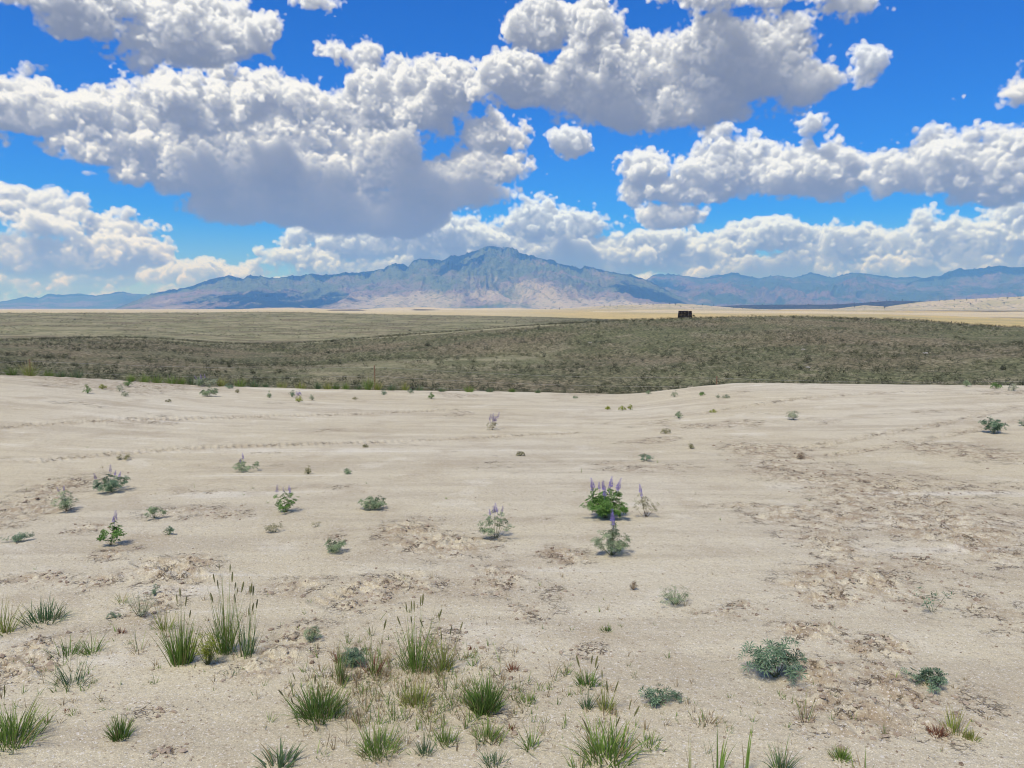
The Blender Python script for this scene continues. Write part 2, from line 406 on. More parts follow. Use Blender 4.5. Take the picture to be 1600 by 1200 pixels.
# broken, clodded spots of the sand: photo column, row, half width, half height, strength
ROUGH = [(1430, 800, 110, 50, 1.0), (1330, 745, 60, 22, .8), (1310, 850, 70, 40, .7), (1520, 790, 80, 70, .6), (1240, 735, 80, 22, .7), (1190, 705, 50, 14, .7), (1520, 705, 45, 9, .9), (1440, 700, 30, 8, .9), (1255, 712, 14, 5, 1.0),
         (700, 850, 75, 20, 1.0), (640, 830, 50, 16, .8), (880, 868, 40, 12, 1.0), (590, 920, 60, 20, .9), (470, 915, 60, 14, .7), (560, 945, 45, 10, .7), (640, 915, 60, 12, .7), (270, 888, 55, 16, 1.0), (160, 908, 35, 10, .9), (60, 905, 50, 7, .8),
         (110, 758, 50, 10, .9), (60, 785, 40, 6, .8), (140, 825, 30, 6, .9), (290, 800, 70, 10, .5), (355, 805, 35, 5, .8), (180, 863, 30, 8, .8), (520, 840, 30, 8, .5), (30, 1030, 45, 26, 1.0), (60, 1045, 20, 10, 1.0), (240, 945, 40, 24, .9), (430, 1025, 60, 30, .8), (470, 990, 60, 16, .7),
         (780, 905, 60, 24, .7), (700, 985, 70, 16, .5), (830, 955, 50, 14, .6), (860, 925, 60, 14, .5), (920, 1015, 50, 12, .5), (690, 1015, 110, 20, .7), (780, 1090, 60, 60, .4), (1320, 905, 80, 20, .9), (1300, 935, 50, 10, .9), (1390, 920, 60, 24, .6), (1260, 985, 50, 9, 1.0), (1390, 1010, 30, 10, 1.0), (1345, 1015, 20, 8, .9),
         (1280, 1050, 40, 18, .9), (1390, 1065, 40, 22, 1.0), (1320, 1110, 90, 40, .7), (1450, 1120, 60, 30, .5), (1130, 958, 40, 6, .8), (1160, 945, 30, 6, .8), (1560, 960, 60, 30, .5), (1530, 1110, 60, 40, .4), (1440, 880, 60, 12, .8), (1560, 860, 50, 24, .5), (180, 600, 90, 7, .7), (100, 590, 90, 5, .8), (250, 602, 60, 4, .9), (240, 1110, 40, 10, .5), (560, 1060, 60, 16, .5), (260, 1175, 24, 8, .6)]


_hits = {}


def flat_hit(px, py):
    if (px, py) not in _hits: _hits[(px, py)] = _flat_hit(px, py)
    return _hits[(px, py)]


def _flat_hit(px, py):
    """where the ray of a pixel meets the land"""
    x, y, z = ray(px, py); h = math.hypot(x, y); s = z / h; az = math.atan2(x, y)
    rr = np.exp(np.linspace(math.log(1.5), math.log(9000), 9000))
    if s < -0.085: rr = np.linspace(1.5, 24, 4500)
    d = (CAMZ + rr * s) - land_z(rr, np.full_like(rr, az))
    k = np.argmax(d < 0); k = k if d[k] < 0 else len(rr) - 1
    return rr[k], az


def sand_relief(x, y, r):
    """(height, how broken) of the sand skin"""
    m = np.zeros_like(x)
    for px, py, hw, hh, st in ROUGH:
        q, a = flat_hit(px, py); cx, cy_ = q * math.sin(a), q * math.cos(a)
        wx = hw / F * q * 1.15; wy = min(hh / F * q * q / 1.8 * 1.2, 2.6) + .05
        u = ((x - cx) / wx) ** 2 + ((y - cy_) / wy) ** 2
        k = u < 6
        m[k] = np.maximum(m[k], st * np.exp(-u[k] * 0.9))
    m = m * (0.55 + 0.9 * fbm(x * 1.3, y * 1.3, 3, 31))
    m = np.clip(.85 * m + 0.5 * sstep(fbm(x * .55, y * .8, 4, 33), .62, .80), 0, 1)
    c1 = fbm(x * 9, y * 11, 3, 41); c2 = fbm(x * 24, y * 28, 2, 43)
    clod = np.maximum(sstep(c1, .50, .55) * (c1 - .40) * .09, 0) + np.maximum(c2 - .54, 0) * .05
    st = (fbm(x * .35 + y * .15, y * 3.2 - x * .35, 4, 51) - .5)
    h = clod * sstep(m, .25, .75) * np.clip(7 / np.maximum(r, 3), .35, 1) + .020 * st * sstep(r, 5, 9) + 0.018 * (fbm(x * 2.2, y * 2.2, 3, 55) - .5) + .004 * (fbm(x * 30, y * 30, 2, 57) - .5)
    # wheel ruts with the bars of the tread
    for pts, wid, dep in RUTS:
        P = np.array([(q * math.sin(a), q * math.cos(a)) for q, a in (flat_hit(*p) for p in pts)])
        best = np.full(x.shape, 9.0); al = np.zeros_like(x); run = 0
        for (ax, ay), (bx, by) in zip(P[:-1], P[1:]):
            dx, dy = bx - ax, by - ay; L = math.hypot(dx, dy)
            t = np.clip(((x - ax) * dx + (y - ay) * dy) / L ** 2, 0, 1)
            d = np.hypot(x - ax - t * dx, y - ay - t * dy)
            k = d < best; best[k] = d[k]; al[k] = run + t[k] * L; run += L
        k = best < wid * 1.6
        f = np.exp(-(best[k] / wid) ** 4)
        h[k] += f * (-dep + dep * .9 * (np.sin(al[k] * 2 * math.pi / .11) > .2)) + .5 * dep * np.exp(-((best[k] - wid * 1.15) / (wid * .25)) ** 2)
        m[k] = np.maximum(m[k], .42 * f)
    return h, m


RUTS = [([(228, 878), (268, 890), (312, 908)], .11, .022), ([(1180, 722), (1270, 745), (1320, 785), (1318, 815), (1290, 860)], .13, .012), ([(1395, 755), (1460, 790), (1500, 830)], .14, .018), ([(505, 940), (570, 918), (640, 900)], .10, .014),
        ([(1590, 634), (1530, 650), (1440, 668), (1360, 682), (1250, 700)], .16, .022), ([(1600, 655), (1520, 672), (1400, 696), (1290, 712)], .16, .020), ([(1100, 645), (1250, 622), (1400, 612), (1600, 616)], .16, .022), ([(0, 668), (200, 655), (420, 650), (700, 640)], .16, .02), ([(60, 720), (300, 700), (620, 690), (900, 676)], .15, .016)]


def polar(name, rs, azs, zf, relief=None, skip_close=True):
    Rr, A = np.meshgrid(rs, azs, indexing='ij')
    x = Rr * np.sin(A); y = Rr * np.cos(A); z = zf(Rr, A)
    at = None
    if relief is not None:
        h, at = relief(x.ravel(), y.ravel(), Rr.ravel()); z = z + h.reshape(z.shape)
    n, m = x.shape
    idx = np.arange(n * m).reshape(n, m)
    q = np.stack([idx[:-1, :-1], idx[1:, :-1], idx[1:, 1:], idx[:-1, 1:]], -1).reshape(-1, 4)
    q2 = np.stack([idx[:-1, -1], idx[1:, -1], idx[1:, 0], idx[:-1, 0]], -1)
    me = mesh_np(name, np.stack([x, y, z], -1).reshape(-1, 3), np.concatenate([q, q2])[:, ::-1], True)
    return me, at


def az_list(step, half=42):
    f = np.arange(-half, half, step); c = np.arange(half, 360 - half, 4.0)
    return np.radians(np.concatenate([f, c]))


def r_list(r0, r1, k):
    out = [r0]
    while out[-1] < r1: out.append(out[-1] + k(out[-1]))
    return np.array(out[:-1] + [r1])


def new_mat(name, rough=0.9):
    m = bpy.data.materials.new(name); m.use_nodes = True
    N = NT(m.node_tree); b = m.node_tree.nodes['Principled BSDF']
    b.inputs['Roughness'].default_value = rough; b.inputs['Specular IOR Level'].default_value = 0.15
    return m, N, b


def geo_pos(N): return N.node('ShaderNodeNewGeometry').outputs['Position']


def get_attr(N, n):
    a = N.node('ShaderNodeAttribute'); a.attribute_name = n; return a.outputs['Fac']


def bump(N, b, h, strength, dist):
    bp = N.node('ShaderNodeBump'); bp.inputs['Strength'].default_value = strength; bp.inputs['Distance'].default_value = dist
    N.put(bp.inputs['Height'], h); N.l.new(bp.outputs[0], b.inputs['Normal'])


def sand_material():
    m, N, b = new_mat('pale_granitic_sand', 0.95)
    p = geo_pos(N); x, y, z = N.sep(p)
    big = N.noise(p, .16, 4, .55); st = N.noise(N.v('MULTIPLY', p, (.22, 2.1, 1)), 1.0, 5, .62, .6)
    mid = N.noise(p, 1.3, 5, .62)
    c = N.mix(N.ramp(big, .38, .62), (.575, .515, .355, 1), (.615, .565, .42, 1))
    c = N.mix(N.mul(N.ramp(st, .44, .66), .7), c, (.46, .405, .29, 1))
    c = N.mix(N.mul(N.ramp(st, .28, .43, 1, 0), .6), c, (.73, .70, .59, 1))
    c = N.mix(N.mul(N.ramp(mid, .50, .68), .65), c, (.45, .385, .265, 1))
    c = N.mix(N.mul(N.ramp(mid, .30, .42, 1, 0), .45), c, (.72, .68, .54, 1))
    d = get_attr(N, 'broken'); fine = N.noise(p, 9, 5, .65)
    dk = N.mul(N.ramp(d, .12, .7), N.ramp(fine, .42, .60))
    c = N.mix(N.mul(dk, .7), c, (.31, .235, .15, 1))  # moist brown soil, deepened in place of shadows among the clods
    # short cracks between the clods, painted dark to stand for their shade
    wv = N.v('ADD', p, N.v('SCALE', N.noise(p, 14, 3, .6, color=True), scale=.12))
    cr = N.voro(N.v('MULTIPLY', wv, (1, 1.5, 1)), 17, feature='DISTANCE_TO_EDGE'); gate = N.ramp(N.noise(p, 5.5, 5, .75), .52, .60)
    ck = N.mul(N.ramp(cr, .02, .12, 1, 0), gate, N.ramp(d, .06, .4))
    c = N.mix(N.mul(ck, .9), c, (.115, .085, .055, 1))
    sp = N.voro(N.v('ADD', p, N.v('SCALE', N.noise(p, 40, 2, .6, color=True), scale=.03)), 22); sc1 = N.voro(p, 22, out='Color'); s1, s2, s3 = N.sep(sc1)
    k3 = N.mul(N.ramp(sp, .10, .26, 1, 0), N.ramp(s1, .70, .78), N.ramp(N.noise(p, .9, 4, .6), .40, .56))
    c = N.mix(N.mul(k3, .8), c, (.19, .13, .085, 1))
    # grains: quartz, mica and dark flecks
    g1 = N.voro(p, 230, out='Color'); gx, gy, gz = N.sep(g1)
    c = N.mix(1.0, c, N.mix(gx, (.82, .82, .82, 1), (1.17, 1.17, 1.16, 1)), 'MULTIPLY')
    c = N.mix(N.mul(N.ramp(gy, .95, .97), .7), c, (.84, .81, .75, 1))
    g2 = N.voro(p, 90, out='Color'); hx, hy, hz = N.sep(g2)
    c = N.mix(N.mul(N.ramp(hx, .93, .96), .45), c, (.26, .19, .12, 1))
    c = N.mix(N.mul(N.ramp(hy, .97, .98), .45), c, (.80, .77, .70, 1))
    N.put(b.inputs['Base Color'], c)
    h = N.add(N.mul(N.noise(p, 60, 4, .7), 1.0), N.mul(N.noise(p, 14, 4, .6), 2.5), N.mul(gx, .3), N.mul(ck, -2.5))
    bump(N, b, h, .7, .009)
    return m


def hillside_material():
    m, N, b = new_mat('sagebrush_soil', 1.0)
    p = geo_pos(N); big = N.noise(p, .028, 4, .6); mid = N.noise(p, .22, 5, .65); f = N.noise(p, 2.6, 4, .7); q = N.noise(p, .09, 4, .6)
    c = N.mix(N.ramp(big, .40, .60), (.20, .21, .105, 1), (.26, .22, .135, 1))  # soil tones also carry the cloud shade lying over this slope
    c = N.mix(N.mul(N.ramp(q, .50, .66), .8), c, (.15, .16, .08, 1))
    c = N.mix(N.mul(N.ramp(mid, .48, .68), .8), c, (.35, .31, .20, 1))
    c = N.mix(N.mul(N.ramp(mid, .28, .44, 1, 0), .7), c, (.10, .105, .055, 1))
    c = N.mix(N.mul(N.ramp(f, .46, .55), .9), c, (.05, .053, .028, 1))
    c = N.mix(N.mul(get_attr(N, 'pale'), N.ramp(N.add(N.mul(q, .5), N.mul(N.noise(N.v('MULTIPLY', p, (.012, .05, 1)), 1.0, 4, .6), .5)), .42, .56, .15, 1.0)), c, N.mix(N.ramp(mid, .4, .6), (.31, .305, .165, 1), (.44, .405, .25, 1)))
    N.put(b.inputs['Base Color'], c); bump(N, b, N.noise(p, 2.5, 4, .7), .7, .25)
    return m


def plain_material():
    m, N, b = new_mat('dry_golden_grassland', 1.0)
    p = geo_pos(N); big = N.noise(N.v('MULTIPLY', p, (1, .35, 1)), .004, 5, .6); mid = N.noise(p, .03, 5, .65)
    near = get_attr(N, 'near'); right = get_attr(N, 'gold')
    gold = N.mix(N.ramp(big, .42, .6), (.56, .44, .19, 1), (.44, .37, .17, 1))
    gold = N.mix(N.mul(N.ramp(mid, .5, .7), .5), gold, (.24, .23, .12, 1))
    pale = N.mix(N.ramp(big, .42, .6), (.54, .455, .25, 1), (.60, .52, .33, 1))
    c = N.mix(right, pale, gold)
    c = N.mix(near, c, (.15, .145, .085, 1))
    N.put(b.inputs['Base Color'], c); bump(N, b, mid, .5, 3.0)
    return m


def build_land():
    rs = np.concatenate([r_list(.6, 2.4, lambda r: .2), r_list(2.42, 24.9, lambda r: max(r * r / (1.8 * 768) * .95, .006))])
    me, br = polar('ground', rs, az_list(.07, 38), land_z, sand_relief)
    attr(me, 'broken', br); o = obj('sand_ground', me, sand_material()); tag(o, kind='structure')
    rs = r_list(24.6, 640, lambda r: r * .011)
    me, _ = polar('hillside', rs, az_list(.14, 40), lambda r, a: land_z(r, a) - .03 * (r < 24.8))
    co = np.zeros(len(me.vertices) * 3, np.float32); me.vertices.foreach_get('co', co); co = co.reshape(-1, 3)
    rr = np.hypot(co[:, 0], co[:, 1]); aa = np.arctan2(co[:, 0], co[:, 1])
    lit_crest = np.exp(-((rr - 172 + 20 * aa) / 5.0) ** 2) * sstep(aa, .16, .05) * .9  # sunlit lip of the crest, painted paler
    up = sstep(rr, 175, 225) * sstep(aa, 0.2, -.05) * .6
    sd = np.exp(-((rr - 95 - 120 * (aa + .1)) / 16) ** 2) * sstep(aa, -.32, -.2) * sstep(aa, .12, -.02) * .6; up = np.maximum(up, sd)
    attr(me, 'pale', np.clip(lit_crest + up, 0, 1)); o = obj('sagebrush_hillside', me, hillside_material()); tag(o, kind='structure')  # relief shading of the slopes put into the colour as paler ground
    rs = r_list(630, 40000, lambda r: r * .02)
    me, _ = polar('plain', rs, az_list(.25, 40), lambda r, a: land_z(r, a) - .5 * (r < 640))
    co = np.zeros(len(me.vertices) * 3, np.float32); me.vertices.foreach_get('co', co); co = co.reshape(-1, 3)
    rr = np.hypot(co[:, 0], co[:, 1]); aa = np.arctan2(co[:, 0], co[:, 1])
    attr(me, 'near', sstep(rr, 900, 700) * sstep(aa, .12, .0)); attr(me, 'gold', sstep(aa, -.1, .15) * sstep(rr, 5500, 2500))
    o = obj('golden_plain', me, plain_material()); tag(o, kind='structure')


# ---------------------------------------------------------------- mountains
def ridge_line(pts, jag, seed, azs):
    a = np.array([math.atan2(*ray(p, q)[:2]) for p, q in pts]); s = np.array([slope_of(p, q) for p, q in pts])
    v = np.interp(azs, a, s, left=s[0], right=s[-1])
    n = fbm(azs * 260, azs * 0 + seed, 5, seed, .6) - .5
    return v + n * jag


def mountain(name, pts, r_foot, r_top, r_back, jag, spur, seed, mat, foot_y=483.5, crags=0.0):
    a0, a1 = math.atan2(*ray(pts[0][0], 480)[:2]), math.atan2(*ray(pts[-1][0], 480)[:2])
    azs = np.arange(a0, a1, math.radians(.055)); nr = 90
    top = ridge_line(pts, jag, seed, azs); Ht = CAMZ + top * r_top
    t = np.concatenate([np.linspace(0, 1, nr), np.linspace(1.03, 1.6, 12)])[:, None]
    foot = CAMZ + slope_of(800, foot_y) * r_foot
    A = azs[None, :] + 0 * t
    wob = (fbm(azs * 14, azs * 0 + 3, 3, seed + 2) - .5)[None, :]
    rr = np.where(t <= 1, r_foot + (r_top - r_foot) * t, r_top + (r_back - r_top) * (t - 1) / .6)
    rr = rr + wob * (r_top - r_foot) * .35 * np.sin(np.pi * np.clip(t, 0, 1))
    tt = np.clip(t, 0, 1)
    prof = .55 * tt ** 1.7 + .45 * tt ** 1.05
    prof = np.where(t > 1, 1 - (t - 1) / .6, prof)
    S = A * r_top; D = rr
    # spurs and gullies that run down the slope, bending a little
    u = S / 1500 + .9 * (fbm(S / 2600, D / 2600, 3, seed + 5) - .5) * 2
    sp = 1 - np.abs(2 * vn(u + 7, D / 5200 + 1, seed) - 1); sp2 = 1 - np.abs(2 * vn(u * 2.7 + D / 4000, D / 2500, seed + 1) - 1); sp3 = 1 - np.abs(2 * fbm(u * 7, D / 700, 3, seed + 2) - 1)
    sp4 = 1 - np.abs(2 * fbm(u * 18, D / 260, 3, seed + 3) - 1)
    env = np.sin(np.pi * np.clip(tt, 0, 1)) ** .8 * (t <= 1)
    rel = spur * env * (.8 * (sp - .6) + .45 * (sp2 - .6) + .38 * (sp3 - .7) + .20 * (sp4 - .7))
    crag = crags * np.exp(-((tt - .93) / .10) ** 2) * (np.floor(fbm(S / 140, D / 160, 3, seed + 9) * 7) / 7 - .5) * (t < 1)
    H = (Ht[None, :] - foot)
    Z = foot + H * np.clip(prof, 0, 1) + H * rel + H * crag * .5
    lim = CAMZ + (top[None, :] - 0.0006) * rr                  # nothing in front stands above the crest
    Z = np.where(t < 1, np.minimum(Z, lim), Z)
    Z = np.where(t > 1, foot + H * prof * (.9 + .2 * sp3), Z)
    x = rr * np.sin(A); y = rr * np.cos(A); n, m = x.shape
    idx = np.arange(n * m).reshape(n, m)
    q = np.stack([idx[:-1, :-1], idx[:-1, 1:], idx[1:, 1:], idx[1:, :-1]], -1).reshape(-1, 4)
    me = mesh_np(name, np.stack([x, y, Z], -1).reshape(-1, 3), q, True)
    attr(me, 'rise', np.broadcast_to(prof, x.shape)); attr(me, 'spur', sp * .6 + sp2 * .4)
    a = np.degrees(A); pxx = 800 + F * np.tan(A)
    bare = .8 * np.exp(-((pxx - 770 - 120 * (1 - tt)) / (60 + 90 * (1 - tt))) ** 2) * sstep(tt, .95, .35) + .5 * np.exp(-((pxx - 640 + 0 * tt) / 70) ** 2) * sstep(tt, .5, .2) + .8 * np.exp(-((pxx - 600) / 90) ** 2) * sstep(tt, .45, .2) + .8 * np.exp(-((pxx - 1000) / 110) ** 2) * sstep(tt, .3, .1)
    bare = bare + .55 * np.exp(-((pxx - 265) / 70) ** 2) * sstep(tt, .9, .3)
    attr(me, 'bare', np.clip(bare, 0, 1))
    wood = .62 * np.exp(-((pxx - 430) / 170) ** 2) * sstep(tt, .95, .4) + np.exp(-((pxx - 720) / 55) ** 2) * np.exp(-((tt - .75) / .14) ** 2) + .9 * np.exp(-((pxx - 1010) / 80) ** 2) * np.exp(-((tt - .55) / .25) ** 2) + .7 * sstep(tt, .86, .97)  # forest zones that also stand for cloud shade, put into the colour
    attr(me, 'wood', np.clip(wood, 0, 1))  # mask for forest and painted cloud shade together
    o = obj(name, me, mat); tag(o, kind='structure')
    return o


def mountain_material(name, rock, veg, dark, bare):
    m, N, b = new_mat(name, 1.0)
    p = geo_pos(N); n1 = N.noise(p, .0011, 6, .6, .5); n2 = N.noise(N.v('MULTIPLY', p, (1, .45, .8)), .0035, 6, .65, .6); n3 = N.noise(p, .012, 5, .7)
    rise = get_attr(N, 'rise'); sp = get_attr(N, 'spur'); br = get_attr(N, 'bare'); wood_shade = get_attr(N, 'wood')
    c = N.mix(N.ramp(N.add(n1, N.mul(rise, .12)), .45, .62), rock, veg)
    k = N.add(N.mul(wood_shade, .75), N.mul(N.sub(n2, .5), 1.3), N.mul(N.sub(.6, sp), .35))
    c = N.mix(N.ramp(k, .28, .46), c, dark)  # dark forest tone doubles as painted cloud shade, deeper in gullies
    k2 = N.add(N.mul(br, .9), N.mul(N.sub(n2, .5), -1.6), N.mul(N.sub(sp, .6), .5))
    c = N.mix(N.mul(N.ramp(k2, .35, .95), .85), c, bare)  # pale rock, strongest on spurs, also painted for the sunlit patches
    c = N.mix(N.mul(N.ramp(n3, .50, .64), .6), c, dark)
    N.put(b.inputs['Base Color'], c); bump(N, b, N.add(n3, n2), .9, 60.0)
    return m


MAIN = [(150, 488), (175, 484), (195, 476), (215, 468), (240, 458), (270, 453), (300, 447), (330, 438), (358, 431), (372, 434), (380, 436), (392, 430), (410, 432), (430, 435), (450, 432), (470, 431), (488, 427), (500, 430), (520, 429), (540, 425), (555, 428), (575, 424), (600, 420), (606, 415),
        (628, 413), (638, 418), (645, 408), (655, 405), (675, 405), (690, 407), (698, 405), (705, 399), (714, 402), (725, 398), (740, 392), (748, 390), (756, 386), (770, 384), (785, 388), (794, 386), (802, 390), (815, 396), (850, 405), (880, 413), (908, 420), (915, 415), (925, 418), (940, 422), (965, 427), (985, 430),
        (1000, 434), (1015, 439), (1040, 452), (1065, 464), (1090, 474), (1120, 482), (1150, 488)]
EAST = [(960, 450), (985, 440), (1005, 440), (1020, 430), (1045, 429), (1060, 430), (1100, 435), (1125, 430), (1145, 426), (1165, 431), (1185, 435), (1215, 430), (1240, 434), (1265, 427), (1285, 430), (1300, 434), (1320, 429), (1337, 426), (1352, 427), (1370, 430), (1400, 435), (1430, 432), (1450, 436), (1500, 438), (1560, 440), (1700, 436), (1850, 445)]
FAREAST = [(1380, 470), (1420, 442), (1440, 435), (1470, 431), (1495, 421), (1515, 421), (1530, 421), (1548, 417), (1562, 415), (1580, 420), (1600, 418), (1640, 412), (1700, 420), (1850, 430), (1980, 418), (2150, 428), (2400, 440)]
WEST = [(-900, 470), (-780, 462), (-640, 468), (-500, 455), (-380, 464), (-280, 460), (-200, 466), (-100, 474), (-20, 474), (10, 470), (40, 464), (60, 466), (75, 459), (95, 461), (125, 459), (150, 462), (170, 459), (190, 456), (205, 459), (240, 461), (270, 458), (310, 466), (360, 478), (400, 484)]


def build_mountains():
    mm = mountain_material('mountain_slopes', (.30, .25, .21, 1), (.16, .205, .11, 1), (.035, .055, .05, 1), (.56, .50, .35, 1))
    m2 = mountain_material('far_mountain_slopes', (.24, .20, .17, 1), (.10, .15, .09, 1), (.04, .07, .06, 1), (.40, .32, .26, 1))
    mountain('mountains', MAIN, 8500, 12000, 14500, .0024, .34, 3, mm, crags=.6)
    mountain('mountains', EAST, 11000, 17000, 20000, .0012, .5, 12, m2, 482.5)
    mountain('mountains', FAREAST, 14000, 15500, 18000, .0010, .35, 17, m2, 482.5)
    mountain('mountains', WEST, 15500, 19000, 22000, .0014, .3, 23, m2, 482.5)


def knoll(name, pts, r, depth, mat, seed, foot=483.0):
    """a low far hill: crest line seen at r, sloping down towards the eye over depth"""
    mountain(name, pts, r - depth, r, r + depth, .0004, .15, seed, mat, foot)


def knoll_material(name, c1, c2, dark, amount):
    m, N, b = new_mat(name, 1.0)
    p = geo_pos(N); n = N.noise(p, .006, 5, .65); n2 = N.noise(p, .05, 4, .7)
    c = N.mix(N.ramp(n, .4, .6), c1, c2); c = N.mix(N.ramp(n2, amount, amount + .08), c, dark)
    N.put(b.inputs['Base Color'], c); bump(N, b, n2, .6, 5.0)
    return m


def build_knolls():
    wooded = knoll_material('wooded_knoll', (.10, .11, .10, 1), (.06, .08, .07, 1), (.02, .03, .025, 1), .5)
    tan = knoll_material('tan_knoll', (.55, .47, .31, 1), (.44, .40, .22, 1), (.13, .13, .08, 1), .55)
    gold = knoll_material('golden_knoll', (.62, .53, .33, 1), (.54, .46, .29, 1), (.34, .29, .17, 1), .66)
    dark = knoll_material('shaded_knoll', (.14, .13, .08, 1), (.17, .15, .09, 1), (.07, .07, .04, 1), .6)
    knoll('hills', [(1060, 483), (1100, 479), (1150, 477), (1200, 476), (1290, 476), (1340, 474), (1380, 471), (1410, 470), (1450, 471), (1500, 474), (1560, 476), (1620, 478), (1700, 483)], 5200, 700, wooded, 31, 482.6)
    knoll('hills', [(1340, 484), (1380, 480), (1420, 474), (1460, 470), (1500, 468), (1540, 466), (1600, 463), (1700, 462), (1800, 466)], 4600, 500, tan, 33, 483.2)
    knoll('hills', [(830, 486), (880, 482), (940, 478), (1000, 476), (1060, 474.5), (1100, 477), (1150, 481), (1220, 485)], 4300, 500, tan, 35, 484)
    knoll('hills', [(1240, 486), (1310, 482), (1350, 477), (1400, 480), (1460, 483), (1540, 482), (1620, 478), (1760, 480)], 3900, 500, tan, 37, 485)
    knoll('hills', [(340, 487), (400, 482), (450, 480.5), (500, 482), (560, 486)], 4000, 500, gold, 39, 486)
    knoll('hills', [(540, 486), (600, 481), (660, 480), (720, 482), (800, 481), (880, 485)], 4400, 500, gold, 41, 486)
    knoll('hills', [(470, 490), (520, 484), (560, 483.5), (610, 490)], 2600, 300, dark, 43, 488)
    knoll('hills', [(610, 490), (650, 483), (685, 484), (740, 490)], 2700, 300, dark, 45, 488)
    knoll('hills', [(-60, 492), (40, 486), (130, 488), (230, 485), (330, 487), (420, 486), (480, 491)], 2400, 500, gold, 49, 491)
    knoll('hills', [(880, 492), (930, 486), (1050, 484), (1200, 486), (1320, 487), (1420, 489), (1560, 488), (1700, 486)], 2200, 700, gold, 47, 494)


def build_haze():
    s = 23000
    V = [(-s, -2000, -80), (s, -2000, -80), (s, 2 * s, -80), (-s, 2 * s, -80), (-s, -2000, 1150), (s, -2000, 1150), (s, 2 * s, 1150), (-s, 2 * s, 1150)]
    me = mesh_np('haze', V, [(0, 3, 2, 1), (4, 5, 6, 7), (0, 1, 5, 4), (1, 2, 6, 5), (2, 3, 7, 6), (3, 0, 4, 7)])
    m = bpy.data.materials.new('haze'); m.use_nodes = True; nt = m.node_tree; nt.nodes.clear()
    v = nt.nodes.new('ShaderNodeVolumePrincipled'); v.inputs['Color'].default_value = HAZE_COL; v.inputs['Density'].default_value = HAZE_DEN; v.inputs['Anisotropy'].default_value = 0.0; v.inputs['Absorption Color'].default_value = (1, 1, 1, 1)
    out = nt.nodes.new('ShaderNodeOutputMaterial'); nt.links.new(v.outputs[0], out.inputs['Volume'])
    o = obj('haze', me, m); tag(o, kind='stuff')


HAZE_COL = (.11, .36, 1.0, 1); HAZE_DEN = 9.3e-5
build_land()
build_mountains()
build_knolls()
build_haze()
# ---------------------------------------------------------------- plants
rng = np.random.default_rng(2024)


def plant_mat(name, base, tip, var=.35, trans=.25, red=None):
    """colour differs from leaf to leaf; tip = colour of the outer ends"""
    m, N, b = new_mat(name, .65)
    ri = N.node('ShaderNodeNewGeometry').outputs['Random Per Island']; t = get_attr(N, 'tip')
    c = N.mix(N.ramp(t, .45, 1.0), base, tip)
    v = N.mix(ri, tuple(1 - var for _ in range(3)) + (1,), (1 + var, 1 + var * .9, 1 + var * .7, 1))
    c = N.mix(1.0, c, v, 'MULTIPLY')
    if red: c = N.mix(N.ramp(N.m('FRACT', N.mul(ri, 17.3)), .80, .9), c, red)
    N.put(b.inputs['Base Color'], c)
    tr = N.node('ShaderNodeBsdfTranslucent'); N.put(tr.inputs[0], c)
    mx = N.node('ShaderNodeMixShader'); mx.inputs[0].default_value = trans
    N.l.new(b.outputs[0], mx.inputs[1]); N.l.new(tr.outputs[0], mx.inputs[2])
    N.l.new(mx.outputs[0], m.node_tree.nodes['Material Output'].inputs['Surface'])
    return m


M = {
    'green': plant_mat('green_grass', (.17, .28, .06, 1), (.28, .35, .10, 1), red=(.33, .27, .14, 1)),
    'dark': plant_mat('dark_green_grass', (.11, .205, .045, 1), (.21, .29, .08, 1), red=(.24, .20, .10, 1)),
    'blue': plant_mat('blue_green_grass', (.11, .19, .085, 1), (.19, .26, .14, 1), red=(.30, .25, .14, 1)),
    'yellow': plant_mat('yellow_green_grass', (.27, .33, .08, 1), (.42, .38, .15, 1), red=(.40, .32, .17, 1)),
    'dry': plant_mat('dry_grass', (.34, .27, .16, 1), (.42, .34, .22, 1)),
    'red': plant_mat('reddish_dry_grass', (.24, .11, .07, 1), (.32, .20, .13, 1)),
    'head': plant_mat('seed_head', (.24, .25, .11, 1), (.38, .35, .19, 1), .2, .3),
    'leaf': plant_mat('lupine_leaf', (.10, .21, .05, 1), (.18, .32, .08, 1)),
    'leafg': plant_mat('grey_green_leaf', (.22, .30, .17, 1), (.35, .43, .26, 1)),
    'leafb': plant_mat('blue_green_leaf', (.14, .23, .14, 1), (.26, .36, .24, 1)),
    'leafp': plant_mat('pale_silver_leaf', (.33, .37, .25, 1), (.45, .48, .36, 1)),
    'leafy': plant_mat('yellow_green_leaf', (.25, .30, .04, 1), (.38, .42, .07, 1)),
    'leafo': plant_mat('olive_leaf', (.25, .25, .13, 1), (.36, .34, .20, 1)),
    'petal': plant_mat('violet_petal', (.34, .28, .62, 1), (.58, .50, .82, 1), .3, .2),
    'petalp': plant_mat('pale_lilac_petal', (.38, .32, .50, 1), (.52, .46, .60, 1), .3, .2),
    'stem': plant_mat('green_stem', (.16, .19, .09, 1), (.16, .2, .1, 1)),
    'stemd': plant_mat('dry_stem', (.30, .24, .17, 1), (.34, .28, .2, 1)),
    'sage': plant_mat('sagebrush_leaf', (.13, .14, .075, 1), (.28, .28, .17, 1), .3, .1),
    'drytuft': plant_mat('bleached_tuft', (.36, .33, .21, 1), (.52, .48, .34, 1), .25, .1),
    'saged': plant_mat('dark_sagebrush_leaf', (.030, .034, .017, 1), (.075, .085, .045, 1), .3, .1),
}


